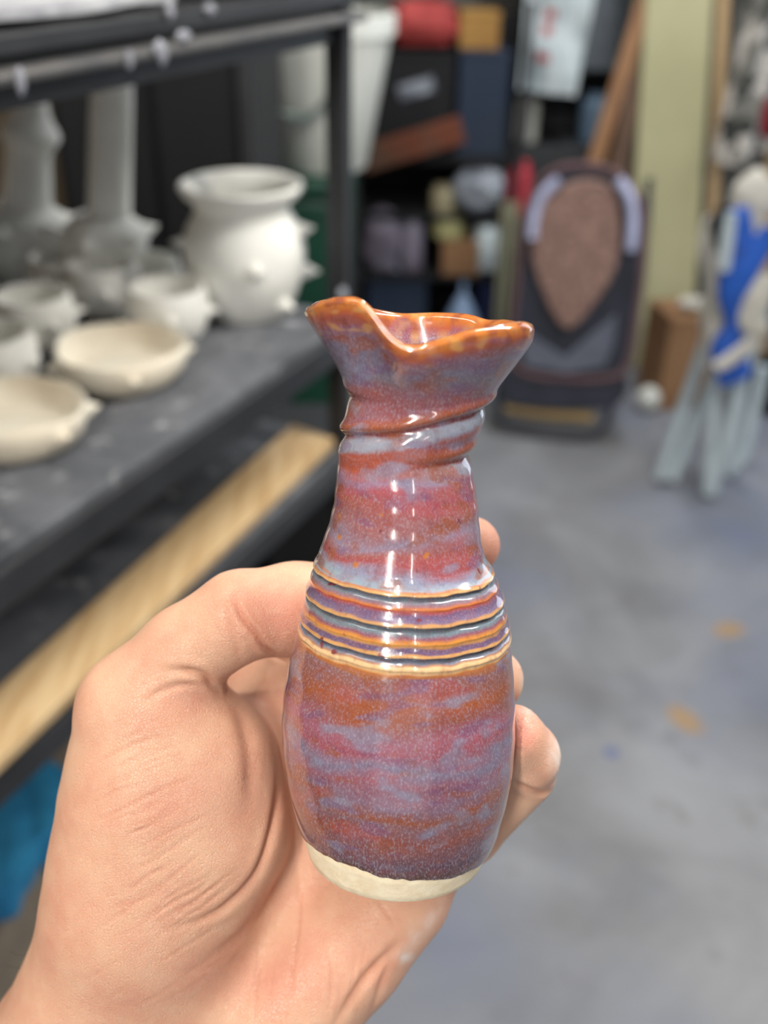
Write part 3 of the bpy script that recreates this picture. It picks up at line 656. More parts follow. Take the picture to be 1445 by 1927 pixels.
# folded camp chair bundle on the right
YB = 2.72
def cb(x, y, off=0.0): return ony(x, y, YB-off)
cc = thing('camp_chair', 'folded blue and white camp chair standing on thin grey legs at the right edge', 'chair', (cb(1320, 900)[0], YB, 0))
for (xt, yt, xb, yb, of) in ((1342, 600, 1240, 900, 0.0), (1350, 690, 1264, 902, 0.03), (1352, 640, 1330, 928, 0.06), (1440, 560, 1338, 930, 0.09), (1372, 690, 1386, 880, -0.03), (1402, 690, 1372, 892, -0.06), (1436, 690, 1398, 868, -0.09)):
    b_ = onz(xb, yb, 0.018); t_ = ony(xt, yt, b_[1]+0.03+of*0.2)
    MB().tube([b_, (b_+t_)/2, t_], 0.018, 12).build('leg', MAT['grey_tube'], cc)
def ribbon(pts, w_, off, th=0.02):
    L = [np.array(p, float) for p in pts]; out = []; bk2 = []
    for i, p in enumerate(L):
        d = L[min(i+1, len(L)-1)]-L[max(i-1, 0)]; d /= np.linalg.norm(d); nrm = np.array([-d[1], d[0]])
        ww = w_[i] if hasattr(w_, '__len__') else w_
        out.append(p+nrm*ww/2); bk2.append(p-nrm*ww/2)
    A = [cb(x, y, off) for x, y in out+bk2[::-1]]
    return A
def rib(name, pts, w_, off, mt, th=0.02, n=8):
    L = np.array(pts, float); k = len(L); fine = []; wf = []
    W = w_ if hasattr(w_, '__len__') else [w_]*k
    for i in range(k-1):
        p0, p1, p2, p3 = L[max(i-1, 0)], L[i], L[i+1], L[min(i+2, k-1)]
        for t in np.linspace(0, 1, n, endpoint=(i == k-2)):
            fine.append(0.5*((2*p1)+(-p0+p2)*t+(2*p0-5*p1+4*p2-p3)*t*t+(-p0+3*p1-3*p2+p3)*t**3)); wf.append(W[i]+(W[i+1]-W[i])*t)
    mb = MB(); s = px2m(1380, 600, YB)
    mb.tube([cb(x, y, off) for x, y in fine], [q/2*s for q in wf], 14)
    c = cb(*fine[len(fine)//2], off)
    mb.v = [(v[0], c[1]+(v[1]-c[1])*0.55, v[2]) for v in mb.v]
    return mb.build(name, MAT[mt], cc)
rib('seat_fabric', [(1392, 392), (1394, 440), (1392, 500), (1384, 550), (1384, 610), (1368, 656), (1384, 712)], [30, 44, 74, 64, 38, 62, 64], 0.13, 'blue_fabric')
rib('seat_fabric', [(1452, 430), (1430, 470), (1404, 510)], [36, 40, 44], 0.14, 'blue_fabric')
rib('cover', [(1338, 408), (1330, 470), (1340, 530), (1336, 600), (1346, 680)], [26, 36, 30, 40, 40], 0.02, 'white_fabric')
rib('cover', [(1352, 480), (1342, 520), (1352, 570), (1350, 620), (1340, 690)], [20, 24, 26, 40, 36], 0.09, 'white_fabric')
rib('cover', [(1450, 520), (1424, 566), (1412, 604), (1436, 622)], [40, 50, 44, 36], 0.15, 'white_fabric')
rib('cover', [(1418, 640), (1380, 672), (1346, 692)], [24, 28, 24], 0.165, 'white_fabric')
rib('strap', [(1376, 400), (1368, 450), (1362, 510)], [20, 24, 20], 0.15, 'grey_tube')
rib('pouch', [(1366, 384), (1356, 420), (1362, 470)], [20, 40, 24], 0.06, 'void_black')
rib('cover', [(1452, 340), (1420, 372), (1404, 420), (1430, 470)], [70, 90, 66, 40], 0.02, 'white_fabric')
# behind the camp chair
q = onz(1262, 775, 0); bxx = thing('cardboard_box', 'brown cardboard box on the floor behind the camp chair legs', 'box', (q[0]+0.03, q[1]+0.1, 0))
hq = 1.5-0  # measured from the floor
zt_ = ony(1262, 600, q[1])[2]
MB().box((q[0]+0.05, q[1]+0.12, zt_/2), (0.24, 0.2, zt_), X=(0.98, 0.17, 0), Y=(-0.17, 0.98, 0)).build('body', MAT['cardboard'], bxx, smooth=False, bevel=0.004)
MB().box((q[0]+0.05, q[1]+0.12, zt_+0.002), (0.05, 0.2, 0.002), X=(0.98, 0.17, 0), Y=(-0.17, 0.98, 0)).build('tape', MAT['tan_bar'], bxx, smooth=False)
wp = MB().blob(np.array([q[0]+0.03, q[1]+0.08, zt_+0.026]), (0.045, 0.03, 0.022), amp=0.3, seed=3).build('paper_scrap', MAT['white_fabric']); tag(wp, 'crumpled white paper on the brown cardboard box', 'paper')
q = onz(1216, 772, 0.0); ss = px2m(1216, 750, q[1])
tag(MB().blob((q[0], q[1], 0.045), (0.04, 0.04, 0.0445), amp=0.05, seed=2).build('ball', MAT['white_plastic']), 'white ball on the floor right of the lounge chair', 'ball')
q = onz(1448, 792, 0.0)
tag(MB().blob((q[0]+0.03, q[1]+0.1, 0.10), (0.09, 0.09, 0.098), amp=0.15, seed=12, sq=0.7).build('duffel_bag', MAT['void_black']), 'black bag on the floor at the right edge', 'bag')
# camouflage cloth on a wooden frame and a red bag
YM = 3.45
c00 = ony(1340, 300, YM); c11 = ony(1500, -60, YM)
def camo(u, v):
    z = c00[2]+(1.62-c00[2])*v; x = c00[0]-0.005+0.036*v+(c11[0]-c00[0]+0.12)*u - 0.03*(1-v)*math.sin(u*4)
    return (x, YM+0.02*math.sin(u*12+v*2)+0.012*math.sin(u*23-v*4), z-0.05*u*(1-v)*math.sin(u*6))
tag(MB().sheet(camo, 50, 30, 0.004, (0, -1, 0)).build('camouflage_cloth', MAT['camo']), 'grey camouflage cloth hanging right of the cream pillar', 'cloth')
wf = thing('wooden_stand', 'tan wooden stand behind the camouflage cloth', 'stand', (ony(1358, 400, 3.56)[0], 3.56, 0))
for i, (xt, xb) in enumerate(((1362, 1336), (1470, 1440))):
    t_ = ony(xt, -20, 3.56); b_ = ony(xb, 500, 3.56); d = b_-t_; e = t_+d*(0-t_[2])/d[2]; t2 = t_-d*0.9
    MB().hexa([e+[-.018, -.01, 0], e+[.018, -.01, 0], e+[.018, .01, 0], e+[-.018, .01, 0]], [t2+[-.018, -.01, 0], t2+[.018, -.01, 0], t2+[.018, .01, 0], t2+[-.018, .01, 0]]).build('upright', MAT['pine'], wf, smooth=False)
ct = (ony(1362, -20, 3.56)+ony(1470, -20, 3.56))/2
MB().box((ct[0], 3.53, 1.60), (0.3, 0.08, 0.04)).build('crossbar', MAT['pine'], wf, smooth=False)
ob = ony(1440, 222, YM-0.09)
tag(MB().blob(ob+np.array([0.02,0,0]), (0.035, 0.035, 0.06), amp=0.2, seed=14, sq=0.8).build('red_bag', MAT['crimson']), 'dark red bag hung on the camouflage cloth at the right edge', 'bag')

# ------------------------------------------------------------------ the vase (camera-aligned authoring, real size about 13 cm)
VB, VT = PC(738, 1598, 0.2425), PC(787, 612, 0.2100)
AX = VT-VB; VL = np.linalg.norm(AX); AX = AX/VL
E1 = np.array([1.0, 0, 0]) - AX*AX[0]; E1 /= np.linalg.norm(E1)
EF = np.cross(E1, AX); EF = EF if EF[2] < 0 else -EF           # towards the viewer
sil = np.array([(600, 572, 1003), (612, 571, 1003), (630, 582, 1002), (650, 596, 990), (675, 616, 972), (700, 634, 953), (725, 648, 934), (750, 655, 920), (775, 652, 912), (800, 646, 905), (820, 641, 894), (840, 638, 886), (860, 637, 884), (880, 635, 889), (910, 632, 895), (950, 628, 901), (985, 620, 903), (1010, 612, 906), (1035, 602, 911), (1052, 597, 918), (1068, 593, 927), (1090, 584, 938), (1115, 577, 946), (1140, 571, 952), (1163, 567, 956), (1181, 564, 959), (1200, 557, 962), (1225, 549, 964), (1260, 541, 967), (1300, 534, 969), (1350, 530, 970), (1400, 531, 968), (1450, 537, 962), (1500, 547, 950), (1540, 559, 938), (1570, 567, 926), (1598, 577, 911)], float)
def axis_px(t):
    q = VB + AX*t; return 722.5+FPX*q[0]/q[2], 963.5-FPX*q[1]/q[2], q[2]
tt = np.linspace(0, VL*1.02, 600); apx = np.array([axis_px(t) for t in tt])
def t_of_y(y): return np.interp(-np.asarray(y, float), -apx[:, 1], tt)
sy = sil[:, 0]; st = t_of_y(sy); sd_ = np.interp(st, tt, apx[:, 2]); sax = np.interp(st, tt, apx[:, 0])
sr = (sil[:, 2]-sil[:, 1])/2*sd_/FPX*0.994; sc_ = ((sil[:, 2]+sil[:, 1])/2-sax)*sd_/FPX
def smooth_interp(yq, arr):
    base = np.interp(yq, sy, arr)
    return (base*2+np.interp(yq-7, sy, arr)+np.interp(yq+7, sy, arr)+np.interp(yq-14, sy, arr)*0.5+np.interp(yq+14, sy, arr)*0.5)/5
PXM = 0.2275/FPX                                               # metres in one pixel at the vase
hx = np.array([0, 20, 30, 45, 58, 68, 80, 96, 104, 110, 116, 124, 139, 155, 180, 200, 225, 261, 283, 303, 315, 330, 345, 360.])
hv = np.array([-3, 8, 12, 10, 5, 0, -12, -28, -18, 4, 28, 44, 40, 24, 10, 24, 16, -5, 1, 3, -6, 0, 0, -3.])
pf_ = np.arange(0, 360, 1.0); hf = np.interp(pf_, hx, hv)
ker = np.exp(-0.5*(np.arange(-12, 13)/4.0)**2); ker /= ker.sum(); hf = np.convolve(np.concatenate([hf[-12:], hf, hf[:12]]), ker, 'valid')
def rimh(phi): return np.interp(np.mod(phi, 360), np.append(pf_, 360), np.append(hf, hf[0]))
gpsi = np.array([-95, -60, 0, 90, 180, 255, 295, 335, 360, 450, 540, 600.]); gy = np.array([852, 850, 842, 832, 823, 796, 771, 756, 751, 748, 745, 745.]); ga = np.array([0, 0.6, 1, 1, 1, 1, 1, 1, 0.95, 0.8, 0.5, 0.0])
LIPS = [(1066, 6, 1.0, 3.0), (1086, 5, 0.45, 0), (1113, 6, 0.95, 3.3), (1140, 6, 0.6, 0), (1161, 5, 0.9, 3.3), (1181, 7, 0.8, 0)]
NS = 448; phis = np.arange(NS)*360.0/NS
rows = np.concatenate([np.arange(612, 660, 1.5), np.arange(660, 1040, 1.7), np.arange(1040, 1200, 0.8), np.arange(1200, 1574, 2.0)])
def surf(y, phi):
    """axis pixel-height y (array) and angle phi (deg, array) -> position, y-with-ruffle, helix coordinate"""
    r = smooth_interp(y, sr); c = smooth_interp(y, sc_)
    near = np.clip((735-y)/(735-612.0), 0, 1); bl = near*near*(3-2*near)
    yy = y - rimh(phi)*bl
    disp = np.zeros_like(y); scoord = np.full_like(y, 99.0); samp = np.zeros_like(y)
    for k in (0, 1, 2):
        psi = -phi + 360*k; psi = np.where(psi < -95, psi+0, psi)
        g = np.interp(psi, gpsi, gy); a = np.interp(psi, gpsi, ga); ok = (psi >= -95) & (psi <= 600)
        a = np.where(ok, a, 0); s = y-g
        disp += a*(-1.0*np.exp(-(np.where(s < 0, s/6, s/13))**2) + 0.25*np.exp(-((s-34)/18)**2) + 0.75*np.exp(-((s+16)/11)**2))*0.00095
        better = ok & (a > 0.02) & (np.abs(s) < np.abs(scoord)); scoord = np.where(better, s, scoord); samp = np.where(better, a, samp)
    wv = 2.0*np.sin(np.radians(phi*2+40)) + 1.0*np.sin(np.radians(phi*5)) + 0.9*np.sin(np.radians(phi*11+30)) + 0.6*np.sin(np.radians(phi*23))
    for (yc, wd, lip, gr) in LIPS:
        s = y - yc - wv*0.8
        disp += lip*0.00055*np.exp(-(np.where(s < 0, s/(wd*1.7), s/(wd*0.55)))**2)
        if gr: disp -= gr*0.00030*np.exp(-((s-5.5)/3.2)**2)
    # soft throwing lines and the ruffled lip
    disp += 0.00005*np.sin(y/9.0+np.radians(phi)*0.5)*np.clip((y-1195)/40, 0, 1) + 0.00006*np.sin(y/6.5+np.radians(phi))*((y > 850) & (y < 1040))
    ph = np.radians(phi)
    fl = bl*(0.045*np.exp(-((phi-92)/16)**2) - 0.03*np.exp(-((phi-122)/18)**2) + 0.02*np.sin(3*ph))
    # vertical fold lines under the ruffles
    v1 = np.clip((760-y)/100, 0, 1)*np.clip((y-630)/60, 0, 1)
    fl += v1*(-0.05*np.exp(-((phi-128)/13)**2)+0.03*np.exp(-((phi-100)/16)**2))
    rr = r*(1+fl)+disp
    t = t_of_y(y) + (y-yy)*PXM
    pos = VB + AX*t[..., None] + E1*(c+rr*np.cos(ph))[..., None] + EF*(rr*np.sin(ph)*(1.0))[..., None]
    return pos, yy, np.stack([scoord, samp])
PH, YR = np.meshgrid(phis, rows)
# glaze line on the foot
gl = np.interp(np.mod(phis, 360), [0, 25, 45, 70, 90, 110, 130, 150, 180, 270, 360], [1566, 1564, 1556, 1549, 1541, 1534, 1530, 1540, 1548, 1552, 1566.])
gl = gl + np.array([5*mnoise.noise(Vector((math.cos(math.radians(p))*4, math.sin(math.radians(p))*4, 2)))+2.5*mnoise.noise(Vector((math.cos(math.radians(p))*14, math.sin(math.radians(p))*14, 5))) for p in phis])
low = YR > 1480
YR = np.where(low, 1480+(YR-1480)*(gl[None, :]-1480)/(rows.max()-1480), YR)
pos, yy, scd = surf(YR, PH)
# thickness of the glaze edge: last rows tuck inwards
def tuck(p, amt):
    ctr = VB + AX*((p-VB)@AX)[..., None]; d = p-ctr; L = np.linalg.norm(d, axis=-1, keepdims=True); return p - d/L*amt
pos[-1] = tuck(pos[-1], 0.0009); pos[-2] = tuck(pos[-2], 0.0001)
# lip and inside wall
top = pos[0]; y0s = np.full(NS, 612.0)
ins = []
def inner(y, th):
    p, _, _ = surf(np.full(NS, float(y)), phis); return tuck(p, th)
ins = [tuck(top, 0.0004)+AX*0.0009, tuck(top, 0.0013)+AX*0.0012, tuck(top, 0.0022)+AX*0.0008, tuck(top, 0.0028)] + [inner(y, 0.0030) for y in (620, 632, 648, 668, 690, 715, 745, 780, 830, 900)]
allp = np.concatenate([np.array(ins[::-1]), pos], 0); NI = len(ins)
NR = allp.shape[0]
idx = np.arange(NR*NS).reshape(NR, NS); nx = np.roll(idx, -1, 1)
faces = np.stack([idx[:-1], nx[:-1], nx[1:], idx[1:]], -1).reshape(-1, 4)
root_vase = C2W(VB[None, :])[0]
vase = thing('vase', 'glossy purple, rust and blue glazed bud vase with ruffled rim, held in the hand', 'vase', root_vase)
def np_mesh(name, V, F, mat, parent, world_org):
    me = bpy.data.meshes.new(name); me.from_pydata((V-world_org).tolist(), [], F.tolist()); me.update()
    bm = bmesh.new(); bm.from_mesh(me); bmesh.ops.recalc_face_normals(bm, faces=bm.faces); bm.to_mesh(me); bm.free()
    me.shade_smooth(); o = bpy.data.objects.new(name, me); COL.objects.link(o); me.materials.append(mat)
    if parent is not None: o.parent = parent
    return o
gbody = np_mesh('glazed_body', C2W(allp.reshape(-1, 3)), faces, MAT['glaze'], vase, np.array(vase.location))
# colours -----------------------------------------------------------
stops = [(600, 214, 134, 54), (618, 206, 118, 46), (630, 186, 92, 54), (645, 152, 92, 102), (668, 128, 118, 140), (692, 132, 116, 128), (715, 150, 96, 104), (745, 156, 88, 92), (780, 158, 92, 98), (850, 172, 84, 66), (866, 188, 88, 56), (884, 160, 122, 150), (904, 182, 86, 96), (930, 166, 90, 86), (958, 158, 102, 104), (984, 148, 130, 152), (1004, 168, 92, 84), (1020, 172, 80, 82), (1034, 150, 150, 176), (1050, 156, 176, 190), (1058, 160, 168, 180), (1061, 206, 130, 76), (1064, 226, 178, 116), (1068, 222, 172, 108), (1070, 96, 100, 112), (1075, 112, 128, 142), (1081, 150, 110, 120), (1086, 214, 122, 48), (1090, 176, 76, 62), (1096, 112, 84, 118), (1106, 122, 104, 136), (1109, 206, 150, 92), (1115, 220, 176, 118), (1118, 92, 100, 112), (1126, 116, 134, 144), (1132, 142, 78, 96), (1138, 220, 142, 52), (1144, 226, 160, 70), (1149, 106, 80, 110), (1155, 104, 82, 116), (1157, 206, 150, 86), (1163, 222, 176, 116), (1166, 82, 90, 106), (1171, 118, 130, 150), (1174, 186, 130, 96), (1177, 242, 202, 148), (1186, 236, 190, 130), (1191, 178, 104, 40), (1202, 150, 100, 96), (1225, 158, 92, 76), (1250, 170, 88, 44), (1272, 160, 92, 96), (1296, 168, 96, 116), (1318, 172, 84, 96), (1345, 132, 120, 146), (1370, 160, 96, 112), (1396, 140, 108, 128), (1420, 160, 84, 46), (1440, 140, 94, 100), (1470, 152, 78, 62), (1500, 128, 80, 88), (1530, 104, 70, 84), (1560, 96, 66, 64)]
S = np.array(stops, float); SL = np.array([lin(q) for q in S[:, 1:]])
ycol = np.concatenate([np.array([np.full(NS, y) for y in [900, 830, 780, 745, 715, 690, 668, 648, 632, 622, 616, 612, 612, 612]]), YR], 0)
scol = np.concatenate([np.full((NI, NS), 99.0), scd[0]], 0); sam = np.concatenate([np.zeros((NI, NS)), scd[1]], 0)
phg = np.broadcast_to(phis[None, :], ycol.shape)
flat = allp.reshape(-1, 3)
def nz(p, sc, off): return np.array([mnoise.noise(Vector((q[0]*sc[0]+off, q[1]*sc[1]+off*0.7, q[2]*sc[2]))) for q in p])
n1 = nz(flat, (60, 160, 60), 3).reshape(ycol.shape); n2 = nz(flat, (130, 420, 130), 11).reshape(ycol.shape)
n3 = nz(flat, (95, 190, 95), 23).reshape(ycol.shape); n4 = nz(flat, (300, 520, 300), 31).reshape(ycol.shape); n5 = nz(flat, (420, 420, 420), 41).reshape(ycol.shape)
band = (ycol > 1056) & (ycol < 1194)
warp = np.where(band, 1.5*n4 + 2.0*np.sin(np.radians(phg*2+40))*0.8, 26*n1+9*n2); warp = np.where(ycol < 660, 7*n2, warp)
yq = ycol - np.where(band, 0, 0) + warp
yq = np.where(~band & (ycol <= 1056), np.minimum(yq, 1060), yq); yq = np.where(~band & (ycol >= 1194), np.maximum(yq, 1192), yq)
yq = np.where(band, ycol - 0.8*(2.0*np.sin(np.radians(phg*2+40)) + 1.0*np.sin(np.radians(phg*5)) + 0.9*np.sin(np.radians(phg*11+30)) + 0.6*np.sin(np.radians(phg*23))) + 2.0*n4, yq)
colr = np.stack([np.interp(yq, S[:, 0], SL[:, i]) for i in range(3)], -1)
def over(col, k, c): return col*(1-k[..., None]) + np.array(lin(c))*k[..., None]
sstep = lambda v, a, b_: np.clip((v-a)/(b_-a), 0, 1)**2*(3-2*np.clip((v-a)/(b_-a), 0, 1))
ok = (np.abs(scol) < 70)*np.clip(sam*1.3, 0, 1)
sw = scol + 5*n2 + 3*n4
k = ok*sstep(sw, -34, -14)*(1-sstep(sw, -3, 1)); colr = over(colr, k*0.85, (176, 92, 42))
k = ok*sstep(sw, -3, 2)*(1-sstep(sw, 3, 7)); colr = over(colr, k*0.8, (120, 44, 40))
k = ok*sstep(sw, 3, 9)*(1-sstep(sw, 24, 40)); colr = over(colr, k*0.9, (152, 164, 180))
k = ok*sstep(sw, 30, 44)*(1-sstep(sw, 52, 68)); colr = over(colr, k*0.7, (178, 86, 62))
free = (~band)
k = free*sstep(n3+0.5*n4, 0.22, 0.6)*0.7*(ycol > 655); colr = over(colr, k, (160, 84, 44))
k = (ycol < 660)*sstep(n4+0.6*n5, 0.1, 0.5)*0.7; colr = over(colr, k, (150, 74, 48))
k = (ycol < 650)*sstep(-n4-0.4*n2, 0.15, 0.5)*0.6; colr = over(colr, k, (222, 168, 96))
k = free*sstep(-n3-0.4*n4, 0.2, 0.6)*0.65*(ycol > 655); colr = over(colr, k, (140, 142, 168))
k = free*sstep(n1+0.3*n4, 0.25, 0.6)*0.45*(ycol > 655); colr = over(colr, k, (178, 88, 98))
k = sstep(n5, 0.60, 0.70)*(ycol > 850)*(ycol < 1195); colr = over(colr, k*0.9, (128, 30, 34))
k = sstep(-n5, 0.60, 0.68)*(ycol > 840)*(ycol < 1050); colr = over(colr, k*0.8, (206, 124, 40))
k = free*sstep(-n2, 0.25, 0.5)*0.45; colr = over(colr, k, (120, 84, 128))
# brown pooled edge of the glaze and a dark mauve band above it
edge = np.concatenate([np.full((NI, NS), 99.0), gl[None, :]-YR], 0)
frontw = np.exp(-((phg-75)/38.0)**2)
k = (1-sstep(edge, 2, 8+22*frontw)); colr = over(colr, k*0.92, (98, 60, 16))
k = (1-sstep(edge, 8, 55))*0.25; colr = over(colr, k, (84, 58, 72))
bare = np.where(band, 0.3, 0.5); bare = np.where(ycol < 650, 0.12+0.5*sstep(ycol, 628, 652), bare)
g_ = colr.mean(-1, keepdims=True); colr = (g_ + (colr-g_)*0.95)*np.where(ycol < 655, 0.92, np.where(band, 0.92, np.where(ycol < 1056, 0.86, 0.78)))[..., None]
lum = colr.sum(-1); bare = bare*(1-0.6*sstep(colr[..., 0]-colr[..., 2], 0.15, 0.4))
me = gbody.data
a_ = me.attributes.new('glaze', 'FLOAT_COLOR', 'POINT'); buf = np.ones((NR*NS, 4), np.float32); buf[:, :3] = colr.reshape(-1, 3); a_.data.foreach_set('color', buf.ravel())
a_ = me.attributes.new('bare', 'FLOAT', 'POINT'); a_.data.foreach_set('value', bare.reshape(-1).astype(np.float32))
# unglazed foot
frow = [gl-6, gl-1, gl+2]+[gl+(1588-gl)*q for q in (0.3, 0.6, 0.85)]+[np.full(NS, 1592.), np.full(NS, 1596.)]
fp = []
for i, y in enumerate(frow):
    p, _, _ = surf(y, phis); p = tuck(p, 0.0006+(0.0006 if i == 7 else 0)+(0.0005 if i < 2 else 0)); fp.append(p)
p, _, _ = surf(np.full(NS, 1598.0), phis); fp.append(tuck(p, 0.0022)); fp.append(tuck(p, 0.006)+AX*0.001)
fp.append(VB[None, :]+(p-VB[None, :])*0.02+AX*0.001)
fp = np.array(fp); idx = np.arange(fp.shape[0]*NS).reshape(fp.shape[0], NS); nx = np.roll(idx, -1, 1)
foot = np_mesh('foot', C2W(fp.reshape(-1, 3)), np.stack([idx[:-1], nx[:-1], nx[1:], idx[1:]], -1).reshape(-1, 4), MAT['raw_clay'], vase, np.array(vase.location))
foot['label'] = 'bare cream clay foot'

# ------------------------------------------------------------------ the hand (one continuous body from a distance field)
H = 0.00115
lo3 = np.array([-0.148, -0.215, 0.205]); hi3 = np.array([0.062, 0.022, 0.335])
n3_ = np.ceil((hi3-lo3)/H).astype(int)
gx = (lo3[0]+H*np.arange(n3_[0])).astype(np.float32)[:, None, None]; gyy = (lo3[1]+H*np.arange(n3_[1])).astype(np.float32)[None, :, None]; gz_ = (lo3[2]+H*np.arange(n3_[2])).astype(np.float32)[None, None, :]
def cone(a, b_, ra, rb):
    a = np.array(a, np.float32); b_ = np.array(b_, np.float32); d = b_-a; dd = float(d@d)
    t = ((gx-a[0])*d[0]+(gyy-a[1])*d[1]+(gz_-a[2])*d[2])/dd; t = np.clip(t, 0, 1)
    return np.sqrt((gx-a[0]-t*d[0])**2+(gyy-a[1]-t*d[1])**2+(gz_-a[2]-t*d[2])**2) - (ra+(rb-ra)*t)
def ell(c, rad, ax1, ax2):
    c = np.array(c, np.float32); x = np.array(ax1, float); x /= np.linalg.norm(x); y = np.array(ax2, float); y -= x*(x@y); y /= np.linalg.norm(y); z = np.cross(x, y)
    q = 0
    for v, r in ((x, rad[0]), (y, rad[1]), (z, rad[2])):
        q = q + (((gx-c[0])*v[0]+(gyy-c[1])*v[1]+(gz_-c[2])*v[2])/r)**2
    return (np.sqrt(q)-1)*min(rad)
def smin(a, b_, k):
    h = np.clip(0.5+0.5*(b_-a)/k, 0, 1); return b_*(1-h)+a*h - k*h*(1-h)
def chain(pts, k=0.002):
    out = None
    for (p, q) in zip(pts, pts[1:]):
        c = cone(PC(*p[:3]), PC(*q[:3]), p[3], q[3]); out = c if out is None else smin(out, c, k)
    return out
# palm
palm = chain([(330, 1905, .2750, .0190), (590, 1300, .2800, .0115)])
for pts in ([(380, 1930, .2760, .0180), (650, 1400, .2820, .0115)], [(440, 1950, .2765, .0180), (705, 1510, .2815, .0112)], [(470, 1960, .2760, .0180), (770, 1640, .2740, .0105)]):
    palm = smin(palm, chain(pts), 0.010)
palm = smin(palm, chain([(520, 1905, .2660, .0185), (650, 1785, .2670, .0160), (752, 1690, .2685, .0130)]), 0.008)
palm = smin(palm, chain([(250, 1790, .2700, .0235), (160, 2010, .2790, .0270), (0, 2500, .2950, .0300)], 0.01), 0.016)
palm = smin(palm, chain([(440, 1930, .2770, .0230), (300, 2120, .2850, .0240), (180, 2500, .2950, .0300)], 0.01), 0.014)
# thenar mound and thumb
then = chain([(262, 1690, .2610, .0215), (285, 1560, .2585, .0220), (290, 1450, .2560, .0205), (262, 1345, .2515, .0150)], 0.008)
then = smin(then, chain([(300, 1700, .2600, .0200), (400, 1560, .2575, .0180), (392, 1430, .2540, .0150), (330, 1340, .2510, .0130)], 0.008), 0.008)
then = smin(then, ell(PC(440, 1500, .2620), (.0175, .0105, .0150), (0.25, 1, 0), (1, 0, 0)), 0.006)
then = smin(then, chain([(262, 1680, .2620, .0210), (205, 1880, .2710, .0235)]), 0.012)
then = smin(then, chain([(340, 1680, .2630, .0190), (330, 1880, .2720, .0205)]), 0.012)
hand = smin(palm, then, 0.0055)
thumb = chain([(246, 1322, .2510, .0122), (350, 1225, .2480, .0108), (452, 1158, .2455, .0112)], 0.003)
thumb = smin(thumb, chain([(452, 1158, .2455, .0108), (556, 1146, .2510, .0113), (640, 1136, .2580, .0104), (676, 1132, .2620, .0090)], 0.003), 0.0016)
hand = smin(hand, thumb, 0.0045)
# web between thumb and index
hand = smin(hand, cone(PC(420, 1400, .272), PC(590, 1290, .281), .010, .0105), 0.010)
hand = smin(hand, cone(PC(470, 1310, .2890), PC(610, 1225, .2980), .0120, .0135), 0.006)
fingers = [
    [(590, 1300, .2800, .0112), (665, 1150, .2850, .0098), (742, 1075, .2850, .0093), (826, 1040, .2765, .0085), (886, 1026, .2660, .0078)],
    [(650, 1400, .2820, .0115), (745, 1250, .2880, .0100), (818, 1190, .2870, .0094), (866, 1172, .2750, .0086), (880, 1170, .2640, .0078)],
    [(705, 1510, .2815, .0112), (800, 1395, .2850, .0098), (868, 1325, .2800, .0092), (912, 1290, .2690, .0084), (928, 1280, .2570, .0078)],
    [(770, 1640, .2740, .0105), (880, 1560, .2690, .0090), (984, 1456, .2580, .0082)]]
for fpts in fingers: hand = smin(hand, chain(fpts, 0.002), 0.004)
hand = smin(hand, chain([(986, 1452, .2575, .0080), (990, 1422, .2515, .0082), (966, 1384, .2445, .0076)], 0.002), 0.0014)
